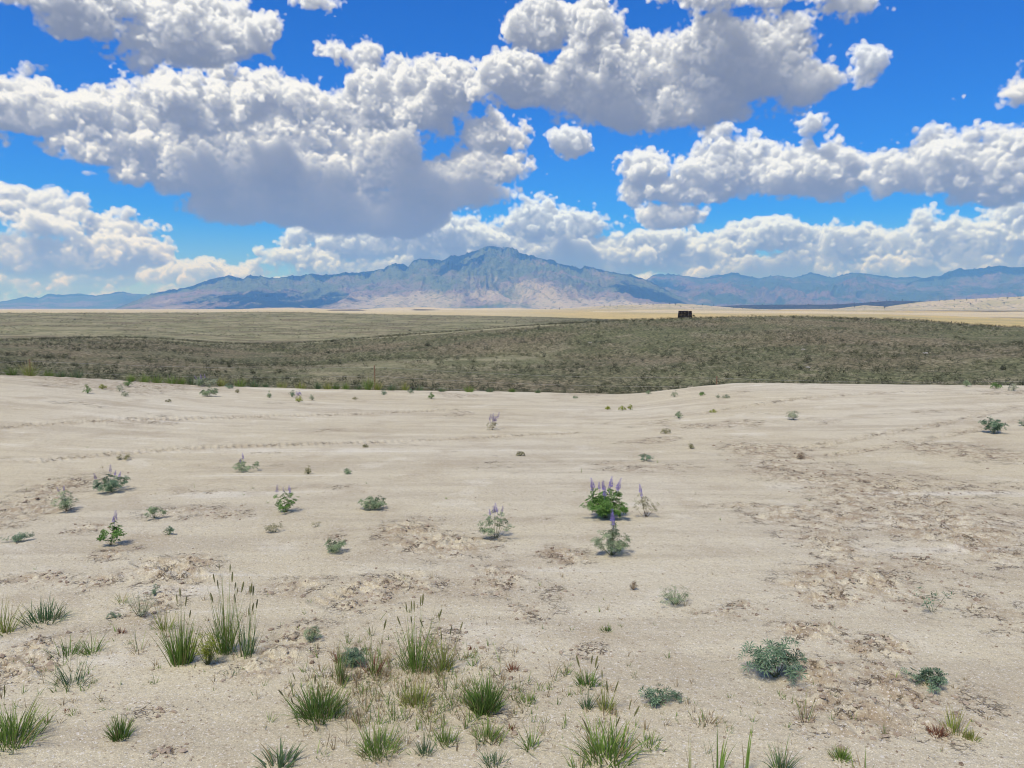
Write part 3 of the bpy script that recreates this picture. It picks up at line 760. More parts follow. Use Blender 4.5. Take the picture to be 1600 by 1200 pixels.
def strips(P, W, side, tipf):
    """P (n,k,3) centre lines -> flat tapering ribbons"""
    n, k, _ = P.shape
    L = P - side * W[..., None]; Rr = P + side * W[..., None]
    V = np.stack([L, Rr], 2).reshape(-1, 3)
    b = np.arange(n)[:, None] * (2 * k) + np.arange(k - 1)[None] * 2
    Q = np.stack([b, b + 1, b + 3, b + 2], -1).reshape(-1, 4)
    T = np.repeat(np.broadcast_to(tipf, (n, k)).reshape(-1), 2)
    return V, Q, T


def blades(n, h, r, spread, droop, width, k=6, hvar=.35, r0=.35):
    """grass: n blades, tall h, leaning out to radius about r"""
    az = rng.uniform(0, 2 * math.pi, n); q = rng.random(n) ** .6
    b = np.stack([np.cos(az) * q, np.sin(az) * q, 0 * q], -1) * r * r0
    b[:, :2] += rng.normal(0, r * .06, (n, 2))
    a2 = az + rng.normal(0, .5, n)
    L = h * 1.08 * (1 - hvar * 1.25 * rng.random(n) ** .8) * (1 - .25 * q)
    th = spread * (q * .8 + rng.normal(0, .16, n)); dr = droop * rng.uniform(.3, 1.3, n)
    s = np.linspace(0, 1, k)
    ang = th[:, None] + dr[:, None] * s[None] ** 1.6
    step = L[:, None] / (k - 1)
    dx = np.sin(ang) * step; dz = np.cos(ang) * step
    X = np.concatenate([np.zeros((n, 1)), np.cumsum(dx[:, :-1], 1)], 1); Zz = np.concatenate([np.zeros((n, 1)), np.cumsum(dz[:, :-1], 1)], 1)
    P = np.stack([b[:, 0:1] + X * np.cos(a2)[:, None], b[:, 1:2] + X * np.sin(a2)[:, None], Zz - .01], -1)
    fa = rng.uniform(0, math.pi, n); side = np.stack([np.cos(fa), np.sin(fa), 0 * fa], -1)[:, None]
    W = width * rng.uniform(.6, 1.2, n)[:, None] * (1 - s[None] ** 2.2) * .5 + .0003
    return P, *strips(P, W, side, s[None])


def join(parts):
    V, Q, T = [], [], []; o = 0
    for v, q, t in parts: V.append(v); Q.append(q + o); T.append(t); o += len(v)
    return np.concatenate(V), np.concatenate(Q), np.concatenate(T)


def mk(name, vqt):
    me = mesh_np(name, vqt[0], vqt[1], False); attr(me, 'tip', vqt[2]); return me


def head_mesh():
    """a flat bristling wheat-grass head, 1 unit long"""
    parts = []
    k = 9
    for i in range(k):
        z = i / k; w = .10 * math.sin(math.pi * (z * .85 + .12)) + .02
        for sx in (-1, 1):
            for sy in (-.5, .5):
                V = np.array([(0, 0, z), (sx * w, sy * w, z + .10), (sx * w * .8, sy * w, z + .22), (0, 0, z + .15)])
                parts.append((V, np.array([[0, 1, 2, 3]]), np.array([.2, .6, 1, .4])))
    return mk('seed_head', join(parts))


HEAD = head_mesh(); HEAD.materials.append(M['head'])


def footing(px, py, w, h):
    """stand a plant whose foliage spans w x h in the photo; returns place, half width and height"""
    r, a = flat_hit(px, py)
    if r > 22.6:                                             # on the lip of the pad
        r = EDGE + .15; x, y = r * math.sin(a), r * math.cos(a); z = float(land_z(np.array([r]), np.array([a]))[0])
        loc = Vector((x, y, z)); D = math.sqrt(r * r + (CAMZ - z) ** 2); return loc, D, w / F * D / 2, h / F * D
    tilt = math.atan2(CAMZ, r); D = math.hypot(r, CAMZ)
    W = w / F * D / 2
    loc, D = spot(px, py - .45 * w / 2 * math.sin(tilt))
    Hh = max((h / F * D - 1.0 * W * math.sin(tilt)) / math.cos(tilt), .5 * h / F * D)
    return loc, D, W, Hh


def spot(px, py):
    r, a = flat_hit(px, py); x, y = r * math.sin(a), r * math.cos(a)
    z = float(land_z(np.array([r]), np.array([a]))[0])
    if r < EDGE + 1: z += float(sand_relief(np.array([x]), np.array([y]), np.array([r]))[0][0])
    return Vector((x, y, z)), math.sqrt(r * r + (CAMZ - z) ** 2)


def root_empty(name, loc, label, cat, group):
    o = bpy.data.objects.new(name, None); COL.objects.link(o); o.location = loc; o.empty_display_size = .1
    return tag(o, label, cat, group)


def grass(px, py, w, h, label, mat='green', n=120, spread=.9, droop=.5, heads=0, stalks=0, width=.0042, group='grass clumps on the sand', name='grass_clump', cat='grass clump', hvar=.45, r0=.35):
    loc, D, W, Hh = footing(px, py, w, h)
    W *= 1.3; n = int(n * 1.2); droop *= 1.35; width *= .85
    root = root_empty(name, loc, label, cat, group)
    P, *g = blades(n, Hh * (.72 if heads or stalks else 1), W, spread, droop, width, hvar=hvar, r0=r0)
    b = obj('blades', mk('blades', g), M[mat], root); b['kind'] = 'stuff'
    ns = max(stalks, heads)
    if ns:
        P, *g = blades(ns, Hh, W, spread * .55, droop * .4, .0030, hvar=.3, r0=r0)
        s = obj('stalks', mk('stalks', g), M['yellow' if mat == 'yellow' else 'green'], root); s['kind'] = 'stuff'
        for i in range((heads * 2 + 2) // 3):
            e = P[i, -1]; d = Vector(e - P[i, -2]).normalized()
            hd = obj('seed_head', HEAD, None, root)
            ln = rng.uniform(.038, .060); hd.location = Vector(e) - d * .01
            hd.rotation_mode = 'QUATERNION'; hd.rotation_quaternion = d.to_track_quat('Z', 'Y') @ Matrix.Rotation(rng.uniform(0, 6.28), 3, 'Z').to_quaternion()
            hd.scale = (ln * .75, ln * .75, ln)
    return root


def leaflets(C, U, size, nl, narrow):
    """palmate leaves at points C facing U"""
    n = len(C); U = U / np.linalg.norm(U, axis=1, keepdims=True)
    a = np.cross(U, np.array([.3, .9, .2])); a /= np.linalg.norm(a, axis=1, keepdims=True); b = np.cross(U, a)
    ph = rng.uniform(0, 6.28, n)[:, None] + np.arange(nl)[None] * 2 * math.pi / nl + rng.normal(0, .1, (n, nl))
    d = (np.cos(ph)[..., None] * a[:, None] + np.sin(ph)[..., None] * b[:, None]); t = (-np.sin(ph)[..., None] * a[:, None] + np.cos(ph)[..., None] * b[:, None])
    L = (size * rng.uniform(.7, 1.15, n))[:, None, None]; up = U[:, None]
    base = C[:, None] + d * L * .03
    mid = C[:, None] + d * L * .55 + up * L * .28; end = C[:, None] + d * L + up * L * rng.uniform(-.05, .35, (n, 1, 1))
    V = np.stack([base, mid + t * L * narrow, end, mid - t * L * narrow], 2).reshape(-1, 3)
    Q = np.arange(n * nl * 4).reshape(-1, 4); T = np.tile([.2, .6, 1, .6], n * nl)
    return V, Q, T


def spike_mesh(seed):
    r = np.random.default_rng(seed); parts = []
    for i in range(11):
        z = .04 + i / 11 * .92; rad = .19 * (1 - z * .55); nf = 7 if z < .7 else 5
        for j in range(nf):
            if r.random() < .12: continue
            a = j / nf * 6.283 + i * .6; c = np.array([math.cos(a) * rad * .7, math.sin(a) * rad * .7, z]); o = np.array([math.cos(a), math.sin(a), .35]); t = np.array([-math.sin(a), math.cos(a), 0]); u = np.array([0, 0, 1.])
            s = rad * .58 * r.uniform(.6, 1.3)
            V = np.stack([c, c + o * s * .6 + t * s * .5, c + o * s * 1.3, c + o * s * .6 - t * s * .5, c + o * s * .55 + u * s * .75])
            parts.append((V, np.array([[0, 1, 2, 4], [0, 4, 2, 3], [0, 3, 2, 1]]), np.array([.2, .5, .9, .5, 1.0]) * (.55 + .45 * z)))
    n = 4
    V = np.array([(.02 * math.cos(k * 1.57), .02 * math.sin(k * 1.57), z) for z in (-.6, 1.0) for k in range(n)])
    parts.append((V, np.array([[k, (k + 1) % n, n + (k + 1) % n, n + k] for k in range(n)]), np.zeros(8)))
    return mk('flower_spike', join(parts))


SPIKES = []
for _s, _m in ((1, 'petal'), (2, 'petal'), (3, 'petalp')):
    _me = spike_mesh(_s); _me.materials.append(M[_m]); SPIKES.append(_me)


def herb(px, py, w, h, label, mat='leaf', stems=9, per=7, size=.035, nl=7, narrow=.13, spikes=0, sp=(0, 1), slen=.10, stemmat='stem', dome=1.0, group='lupines on the sand', name='lupine', cat='lupine', low=.25, gap=0.0):
    """a forb: stems that fan out of one root, palmate leaves along them, flower spikes on top"""
    loc, D, W, Hh = footing(px, py, w, h)
    root = root_empty(name, loc, label, cat, group)
    top = Hh - (slen * .75 if spikes else 0); top = max(top, Hh * .55)
    az = rng.uniform(0, 6.283, stems) + 0; q = np.sqrt(rng.random(stems)) * .95
    ex = np.cos(az) * q * W; ey = np.sin(az) * q * W; ez = top * (1 - .45 * q ** 2 * dome) * rng.uniform(.6, 1.08, stems)
    k = 6; s = np.linspace(0, 1, k)
    bx = rng.normal(0, .05, stems) * W; by = rng.normal(0, .05, stems) * W
    P = np.stack([bx[:, None] + (ex - bx)[:, None] * s ** .85, by[:, None] + (ey - by)[:, None] * s ** .85, ez[:, None] * s ** 1.05 - .008 * (1 - s)], -1)
    parts = []
    for f in (0, math.pi / 2):
        side = np.tile(np.array([math.cos(f), math.sin(f), 0.]), (stems, 1))[:, None]
        parts.append(strips(P, np.full((stems, k), .0016) * (1.3 - s), side, s[None]))
    obj('stem_cluster', mk('stem_cluster', join(parts)), M[stemmat], root)['kind'] = 'stuff'
    per = max(3, int(per * .72)); n = stems * per
    i = np.repeat(np.arange(stems), per); t = low + (1 - low) * rng.random(n) ** .7
    f = t * (k - 1); j = np.minimum(f.astype(int), k - 2); fr = (f - j)[:, None]
    C = P[i, j] * (1 - fr) + P[i, j + 1] * fr
    out = np.stack([C[:, 0], C[:, 1], 0 * C[:, 0]], -1); out /= np.maximum(np.linalg.norm(out, axis=1, keepdims=True), 1e-4)
    pet = out * .4 + rng.normal(0, .55, (n, 3)); pet[:, 2] = np.abs(pet[:, 2]) * .5
    C = C + pet * size * .9; C[:, 2] = np.maximum(C[:, 2], .004)
    U = out * .5 + rng.normal(0, .35, (n, 3)) + np.array([0, 0, .9])
    obj('foliage', mk('foliage', leaflets(C, U, size, nl, narrow)), M[mat], root)['kind'] = 'stuff'
    order = np.argsort(-ez)[:spikes]
    for c, m in enumerate(order):
        e = P[m, -1]; d = Vector(P[m, -1] - P[m, -2]).normalized() * .6 + Vector((rng.normal(0, .14), rng.normal(0, .14), .8)); d.normalize()
        o = obj('flower_spike', SPIKES[sp[c % len(sp)]], None, root); L = slen * rng.uniform(.6, 1.15)
        o.location = Vector(e) + d * L * .35; o.rotation_mode = 'QUATERNION'; o.rotation_quaternion = d.to_track_quat('Z', 'Y'); o.scale = (L * .75, L * .75, L)
    return root


def small(px, py, w, h, label, mat='leafg', name='weed', cat='weed', group='small weeds on the sand', n=26, size=.5, narrow=.16, nl=5, stemy=True):
    """a little plant, too small in view to show its parts"""
    loc, D = spot(px, py); W = w / F * D / 2; Hh = h / F * D
    q = np.sqrt(rng.random(n)); a = rng.uniform(0, 6.283, n)
    C = np.stack([np.cos(a) * q * W * .85, np.sin(a) * q * W * .85, Hh * (1 - .6 * q ** 2) * rng.uniform(.25, .95, n)], -1)
    U = np.stack([np.cos(a) * q, np.sin(a) * q, np.full(n, .9)], -1) + rng.normal(0, .3, (n, 3))
    parts = [leaflets(C, U, size * min(W, Hh) * .75 + .004, nl, narrow)]
    if stemy:
        k = 3; s = np.linspace(0, 1, k); P = C[:, None] * s[None, :, None]
        parts.append(strips(P, np.full((n, k), .0012) + D * .00004, np.tile([1., 0, 0], (n, 1))[:, None], s[None] * .3))
    o = obj(name, mk(name, join(parts)), M[mat], None, loc)
    return tag(o, label, cat, group)


def tuft(px, py, w, h, label, mat='green', n=40, name='grass_tuft', cat='grass tuft', group='small grass tufts', spread=1.0, droop=.4, width=.004):
    loc, D, W, Hh = footing(px, py, w, h); P, *g = blades(n, Hh, W, spread, droop, width + D * .0001, k=4)
    o = obj(name, mk(name, g), M[mat], None, loc); return tag(o, label, cat, group)


def build_litter():
    r = np.random.default_rng(31); parts = {'dry': [], 'green': []}
    for cx, cy_, hw, hh, n in ((640, 1080, 160, 75, 620), (330, 1000, 120, 60, 90), (950, 1110, 130, 60, 110), (90, 1060, 110, 70, 80), (1300, 1120, 250, 60, 80), (700, 950, 700, 60, 90), (850, 760, 800, 60, 60)):
        for _ in range(n):
            px, py = r.normal(cx, hw * .55), min(r.normal(cy_, hh * .55), 1215)
            q, a = flat_hit(round(px / 4) * 4, round(py / 4) * 4); q += r.normal(0, .05); a += r.normal(0, .01)
            if q > 14: continue
            x, y = q * math.sin(a), q * math.cos(a); z = float(land_z(np.array([q]), np.array([a]))[0])
            k = 'green' if r.random() < .5 else 'dry'
            P, V, Q, T = blades(int(r.integers(3, 9)), r.uniform(.02, .085) * (1.7 if n > 400 else 1), .02, r.uniform(.5, 1.6), .4, .003, k=4)
            parts[k].append((V + np.array([x, y, z]), Q, T))
    for k, nm in (('dry', 'dry_grass_litter'), ('green', 'grass_sprouts')):
        o = obj(nm, mk(nm, join(parts[k])), M[k]); tag(o, kind='stuff')


def build_foreground():
    G = grass
    G(68, 977, 88, 50, 'low spreading blue-green grass clump beside the yellowish clump at the frame edge', 'blue', 150, 1.2, .3, width=.0055)
    G(8, 990, 40, 60, 'yellowish thin grass clump cut by the photo edge, beside the low blue-green clump', 'yellow', 60, .8, .5)
    G(105, 1027, 64, 52, 'sparse dark clump with stiff splayed blades above the wispy grey-green clump', 'dark', 55, 1.1, .2, stalks=4)
    G(143, 1024, 44, 42, 'small fine light-green clump touching the stiff splayed dark clump', 'green', 55, 1.1, .3)
    G(112, 1076, 72, 56, 'wispy grey-green clump with long outer blades, below two small splayed clumps', 'blue', 60, 1.2, .35)
    G(12, 1172, 130, 100, 'big dense dark grass clump cut by the photo edge with bent seed stalks', 'green', 230, 1.0, .45, heads=7, stalks=14, width=.0055)
    G(188, 1157, 38, 40, 'short compact dark green tuft alone on bare sand', 'dark', 130, .75, .15, hvar=.3)
    G(190, 943, 26, 28, 'little olive grass sprig above the pale grey sage seedling', 'yellow', 20, .9, .3)
    G(218, 1022, 34, 50, 'nearly leafless single-stemmed sprig between reddish tufts', 'dry', 12, .9, .2, stalks=5)
    G(258, 986, 36, 62, 'thin yellow-green grass beside the tall seeding clump', 'yellow', 35, .8, .3, stalks=4)
    G(283, 1041, 54, 108, 'tall dense upright bright green clump next to the yellow-green mustard plant', 'green', 150, .40, .22, heads=5, stalks=12, width=.005)
    G(352, 1024, 44, 124, 'tallest dark seeding clump rising behind the yellow-green mustard plant', 'green', 75, .45, .25, heads=13, stalks=26)
    G(384, 1030, 52, 104, 'thin tall stalks with drooping seed heads, outermost of the tall seeding group', 'blue', 34, .55, .3, heads=12, stalks=24)
    G(362, 1060, 50, 26, 'flat star-like grass sprig at the foot of the tall seeding group', 'blue', 22, 1.4, .3)
    G(498, 1131, 122, 100, 'large dark spreading clump with a bright green upright bunch in it', 'dark', 240, 1.0, .35, stalks=16, heads=5, width=.0055)
    G(532, 1070, 16, 70, 'bright green upright bunch growing out of the large dark clump', 'green', 30, .2, .1)
    G(530, 1036, 30, 32, 'small reddish and green tuft beside the rounded blue-green bush', 'red', 50, .6, .2)
    G(583, 1059, 46, 72, 'thin reddish clump with upright seed stalks beside the rounded blue-green bush', 'red', 40, .7, .3, heads=3, stalks=12)
    G(650, 1053, 72, 118, 'tall clump with the highest seed heads in the central grass patch', 'green', 95, .7, .35, heads=12, stalks=22)
    G(692, 1051, 54, 86, 'light yellow-green seeding clump touching the tall central clump', 'yellow', 70, .8, .35, heads=7, stalks=12)
    G(652, 1108, 76, 64, 'loose yellow-green clump in the middle of the central grass patch', 'yellow', 120, .9, .35, stalks=8)
    G(672, 1128, 30, 30, 'small pale green sprig at the foot of the loose yellow-green clump', 'yellow', 26, 1.0, .3)
    G(758, 1118, 78, 70, 'dense round dark green clump, greenest of the central patch', 'dark', 260, .8, .4, width=.006)
    G(762, 1162, 62, 46, 'splayed light green clump just below the dense round dark clump', 'green', 110, 1.1, .4)
    G(592, 1188, 98, 84, 'wide airy green clump with fine blades at the lower middle', 'green', 170, 1.0, .4, stalks=10)
    G(664, 1182, 34, 44, 'narrow blue-green clump right next to the wide airy clump', 'blue', 45, .8, .3)
    G(695, 1168, 52, 52, 'upright thin clump between the airy clump and the splayed light green clump', 'green', 70, .8, .3, stalks=6)
    G(436, 1204, 76, 62, 'clump cut by the bottom edge, with thick blue-green pointed blades', 'blue', 60, 1.2, .3, width=.008)
    G(772, 1206, 66, 46, 'pale fine clump at the bottom edge beside a white patch of sand', 'blue', 60, 1.0, .4)
    G(947, 988, 26, 20, 'tiny dark tuft standing alone on open sand', 'dark', 50, 1.1, .2)
    G(884, 1057, 28, 28, 'small splayed sprig touching the dark seeding clump near it', 'green', 26, 1.2, .2)
    G(918, 1077, 60, 48, 'dark clump with four thick seed heads beside a small splayed sprig', 'dark', 80, 1.0, .4, heads=6, stalks=9, width=.006)
    G(824, 1104, 42, 42, 'thin pale clump beside the dense round dark clump', 'green', 50, 1.0, .3, stalks=4)
    G(829, 1174, 46, 52, 'light green sprig with straight outer blades at the lower middle', 'green', 40, 1.0, .3)
    G(918, 1110, 28, 42, 'narrow green clump directly under the dark seeding clump', 'blue', 35, .7, .3)
    G(946, 1113, 36, 56, 'thin yellow-green clump with upright reddish stalks', 'yellow', 45, .7, .3, heads=3, stalks=9)
    G(950, 1198, 128, 112, 'largest loose dark clump at the bottom with long arching stalks and dark heads', 'green', 150, .95, .45, heads=9, stalks=20, width=.0065)
    G(1017, 1172, 60, 40, 'low splayed green clump touching the largest loose dark clump', 'green', 60, 1.3, .3)
    G(1105, 1137, 80, 48, 'dull sparse twiggy clump with wide bent dry stalks', 'dry', 60, 1.3, .3, stalks=8)
    G(1122, 1212, 36, 100, 'two thick arching blades rising from the bottom edge', 'green', 7, .35, .35, width=.012)
    G(1080, 1212, 20, 84, 'single thin bare stalk rising from the bottom edge', 'yellow', 3, .2, .15, stalks=2)
    G(1165, 1212, 14, 96, 'straight upright blade pair standing at the bottom edge', 'green', 4, .12, .08, width=.008)
    G(905, 1206, 46, 44, 'short upright sprouts at the bottom edge before the largest loose clump', 'green', 22, .6, .2)
    G(1257, 1127, 42, 54, 'bleached dry grass sprig with forked straw stems', 'dry', 22, .8, .2, stalks=6)
    G(1465, 1152, 36, 28, 'rust-red dry tuft beside a thin green sprig', 'red', 80, 1.0, .2)
    G(1491, 1149, 46, 60, 'thin green sprig between the rust-red tuft and the short olive tuft', 'yellow', 45, .9, .3, stalks=5)
    G(1517, 1158, 24, 24, 'short olive tuft next to the thin green sprig', 'yellow', 60, .8, .2)
    G(1313, 1189, 36, 28, 'compact bright green tuft alone near the bottom edge', 'green', 130, .9, .2)
    G(1220, 1208, 46, 64, 'blue-green clump with long thin stalks cut by the bottom edge', 'blue', 60, .8, .4, stalks=6)
    G(1352, 1212, 60, 50, 'few straw-coloured stalks sprouting at the bottom edge', 'dry', 8, .9, .2, stalks=5)
    G(74, 1130, 16, 26, 'tiny sprig beside the outer stalks of the big edge clump', 'green', 10, .8, .2)
    for x, y, w, h, l in ((188, 991, 18, 16, 'small rust-red tuft above the leafless sprig'), (246, 1013, 14, 7, 'flat brown-red tuft beside the leafless sprig'), (162, 1052, 10, 5, 'tiny brown tuft beside the wispy grey-green clump'), (103, 1112, 14, 10, 'crumpled orange-brown dead leaf tuft on sand'),
                          (442, 1016, 12, 8, 'little rust tuft on clodded sand'), (802, 1050, 30, 24, 'wide rust-brown tuft above the thin pale clump'), (735, 1016, 16, 12, 'low rust tuft just right of the yellow-green seeding clump'), (800, 1142, 26, 20, 'reddish tuft between the splayed clump and light green sprig')):
        tuft(x, y, w, h, l, 'red', 40, 'dry_tuft', 'dry tuft', 'rust-coloured dry tufts', 1.2, .3)
    H = herb
    lup = 'lupines on the sand'
    H(946, 813, 72, 62, 'biggest lupine in full violet bloom with broad dark green foliage', 'leaf', 26, 13, .042, 7, .17, 10, (0, 1, 0, 1, 2), .11, group=lup)
    H(1009, 810, 46, 50, 'thin fan-stemmed lupine beside the biggest lupine, with two violet spikes', 'leafo', 13, 6, .032, 7, .09, 2, (0,), .08, 'stemd', low=.5, group=lup)
    H(955, 871, 58, 62, 'light green leaning lupine directly before the biggest lupine', 'leafg', 20, 12, .036, 7, .11, 2, (0, 1), .10, group=lup)
    H(775, 843, 60, 52, 'open-stemmed lupine with three or more violet spikes on separate stems', 'leafg', 15, 7, .034, 7, .13, 5, (0, 2, 1), .07, low=.5, group=lup)
    H(447, 803, 36, 46, 'upright compact dark green lupine with four short spikes', 'leaf', 13, 9, .032, 7, .14, 4, (0, 2), .08, group=lup)
    H(172, 853, 26, 45, 'slim bright green lupine with two upright spikes side by side', 'leaf', 8, 9, .036, 6, .19, 2, (2, 0), .09, group=lup)
    H(174, 771, 62, 34, 'wide low dark lupine mound with small spikes at one side', 'leafb', 24, 9, .036, 7, .15, 4, (0, 2), .08, group=lup)
    H(382, 738, 48, 28, 'low dark lupine with one violet spike on a single side', 'leafg', 14, 7, .036, 7, .12, 2, (0, 2), .09, group=lup)
    H(104, 800, 38, 38, 'grey-green bushy lupine with faded spikes below clodded sand', 'leafg', 14, 8, .034, 7, .12, 3, (2,), .06, 'stemd', group=lup)
    H(769, 672, 26, 26, 'pale lilac dry lupine alone on the far open sand', 'leafo', 12, 5, .04, 6, .10, 7, (2,), .12, 'stemd', group=lup)
    pl = 'leafy plants without flowers'
    a = dict(group=pl, name='leafy_plant', cat='leafy plant')
    H(1211, 1064, 78, 62, 'large bushy dark blue-green plant with narrow star-shaped leaves', 'leafb', 22, 9, .042, 8, .085, 0, dome=.9, low=.35, **a)
    H(1055, 949, 64, 32, 'open low plant with thin forked twigs and linear leaves', 'leafg', 22, 8, .020, 5, .10, 0, stemmat='stem', low=.45, **a)
    H(1450, 1077, 50, 30, 'small blue-green plant beside broken earth clods', 'leafb', 15, 9, .026, 7, .13, 0, **a)
    H(1456, 958, 40, 42, 'sparse seedling with hanging dark leaves on a single stem', 'leafb', 4, 7, .032, 4, .13, 0, low=.45, **a)
    H(243, 811, 30, 22, 'small flat-topped grey-green plant between two lupines', 'leafg', 12, 7, .026, 7, .13, 0, low=.6, **a)
    H(263, 837, 15, 14, 'tiny round green plant below the flat-topped one', 'leafb', 7, 7, .020, 7, .15, 0, **a)
    H(581, 799, 48, 24, 'low wide two-toned green bush on smooth sand', 'leafg', 20, 9, .030, 7, .15, 0, **a)
    H(520, 866, 42, 24, 'mid green low bush with pale leaf edges, below faded weeds', 'leafg', 17, 9, .026, 7, .12, 0, **a)
    H(428, 833, 28, 18, 'greyish faint low plant beside the upright compact lupine', 'leafo', 12, 6, .024, 6, .10, 0, **a)
    H(495, 824, 16, 12, 'faded olive plant, smaller neighbour of the greyish low plant', 'leafo', 6, 5, .018, 5, .10, 0, **a)
    H(30, 846, 30, 14, 'pale teal flat plant by the photo edge', 'leafb', 10, 7, .026, 7, .13, 0, low=.5, **a)
    H(487, 1004, 28, 24, 'round silvery grey-green tussock on clodded sand', 'leafg', 14, 9, .018, 7, .10, 0, **a)
    H(551, 1044, 36, 32, 'dense rounded blue-green cushion bush', 'leafb', 26, 12, .018, 7, .11, 0, **a)
    H(220, 967, 40, 42, 'pale silver-grey sage seedling, almost sand coloured', 'leafp', 18, 9, .016, 6, .09, 0, **a)
    H(242, 931, 14, 14, 'tiny dark green seedling above the silver sage seedling', 'leafb', 6, 6, .016, 6, .13, 0, **a)
    H(176, 967, 16, 9, 'flat dark seedling beside the silver sage seedling', 'leafb', 6, 6, .016, 6, .13, 0, **a)
    H(325, 1042, 42, 54, 'vivid yellow-green mustard plant between tall grass clumps', 'leafy', 26, 14, .013, 5, .13, 0, stemmat='stem', dome=.4, **a)
    H(1030, 1104, 36, 28, 'dusty blue-green plant above the twiggy dull clump', 'leafb', 11, 6, .028, 7, .11, 0, **a)
    H(1058, 1097, 20, 12, 'little dark plant to the side of the dusty blue-green plant', 'leafb', 7, 6, .018, 7, .12, 0, **a)
    H(1553, 678, 28, 24, 'dark green shrubby plant on the far right sand', 'leafb', 16, 10, .05, 7, .15, 0, **a)
    H(1240, 656, 19, 15, 'pale green feathery plant on the far sand', 'leafp', 10, 8, .05, 6, .12, 0, **a)
    H(194, 719, 22, 8, 'flat olive plant on smooth pale sand above the low lupine', 'leafo', 10, 6, .03, 6, .12, 0, **a)
    H(1009, 721, 24, 12, 'grey-teal low plant above the biggest lupine', 'leafb', 12, 8, .03, 7, .10, 0, **a)
    H(322, 604, 34, 18, 'grey lilac bush at the edge of the sand, widest there', 'leafp', 22, 10, .07, 6, .16, 5, (2,), .12, **a)
    H(327, 620, 20, 14, 'yellow-green bush just before the grey lilac bush', 'leafg', 12, 9, .06, 6, .16, 0, **a)
    S = small
    for x, y, w, h, m, l in (
            (137, 615, 12, 13, 'leaf', 'small round green weed below the yellow shrub'), (160, 608, 11, 8, 'leafy', 'pale yellow weed next to a small round green weed'), (200, 604, 13, 12, 'leaf', 'dark green weed at the bank below the green grass strip'),
            (187, 612, 10, 12, 'leafp', 'faint silver weed, upper one of a pair'), (196, 619, 11, 8, 'leafp', 'faint silver weed, lower one of a pair'), (311, 604, 12, 14, 'leafg', 'grey-green weed hugging the grey lilac bush'), (371, 614, 9, 6, 'leafo', 'dull olive weed below the sand edge'),
            (358, 607, 14, 8, 'leafb', 'flat teal weed at the sand edge'), (482, 741, 12, 13, 'leafo', 'thin two-branched olive seedling on smooth sand'), (543, 741, 15, 9, 'leafg', 'small flat grey-green weed next to the thin olive seedling'), (571, 699, 10, 6, 'leafo', 'tiny dull weed alone in the middle of smooth sand'),
            (421, 622, 9, 12, 'leafg', 'upright green weed near the sand edge'), (456, 620, 11, 13, 'leafb', 'dark green weed beside the lilac flowered weed'), (467, 628, 13, 10, 'leafy', 'bright yellow-green weed under lilac flowers'), (488, 626, 11, 11, 'leafp', 'pale dry weed beside the bright yellow-green weed'),
            (555, 624, 10, 4, 'leafo', 'flat tan weed on open sand below the fence post'), (600, 617, 10, 9, 'leafb', 'dark tuft with silver halo below the fence post'), (641, 615, 10, 9, 'leafb', 'small teal weed at the sand edge beyond the fence post'), (674, 623, 12, 10, 'leaf', 'bright green weed with dark centre on pale sand'),
            (899, 622, 9, 5, 'leafg', 'flat green weed near the dip in the sand edge'), (949, 640, 11, 7, 'leafy', 'pale yellow weed, single of a loose row'), (972, 641, 13, 8, 'leafy', 'yellow-green weed in the loose row, middle one'), (985, 640, 10, 10, 'leafy', 'upright yellow-green weed ending the loose row'),
            (1061, 653, 15, 12, 'leafg', 'one-sided green weed on the pale sand'), (1040, 677, 20, 8, 'leafo', 'flat dry brown weed on a little mound'), (1079, 701, 12, 9, 'leafo', 'faded olive weed above the grey-teal plant'), (813, 712, 15, 8, 'leafo', 'dry brown matted weed on smooth sand'),
            (1054, 620, 12, 13, 'leafp', 'tall pale sprig at the upper sand edge'), (1013, 616, 10, 6, 'leafg', 'small flat weed where the sand edge dips'), (1097, 618, 11, 6, 'leaf', 'bright flat green weed near the upper sand edge'), (1122, 622, 8, 7, 'leafp', 'pale small sprig beside a low whitish weed'),
            (1134, 622, 13, 6, 'leafp', 'low whitish weed beside the pale small sprig'), (1115, 644, 15, 6, 'leafy', 'flat yellow-green cushion weed'), (1599, 666, 14, 15, 'leafb', 'teal weed cut by the right photo edge'), (1510, 604, 13, 9, 'leafg', 'spindly green weed on the sand crest'),
            (1557, 607, 15, 9, 'leaf', 'rounded dark green weed on the sand crest'), (1583, 611, 13, 10, 'leafp', 'pale twiggy weed near the rounded dark green one'), (1252, 717, 14, 10, 'stemd', 'dry grey twig beside a dark clod'), (263, 628, 8, 6, 'leafo', 'tiny dull weed below the grass strip'),
            (990, 922, 12, 16, 'stemd', 'tiny dead twig standing on sand')):
        S(x, y, w, h, l, m)
    S(466, 618, 10, 8, 'lilac flowered weed above the bright yellow-green weed', 'petalp', n=20)
    # the green fringe along the lip of the pad
    k = 'green fringe along the sand edge'
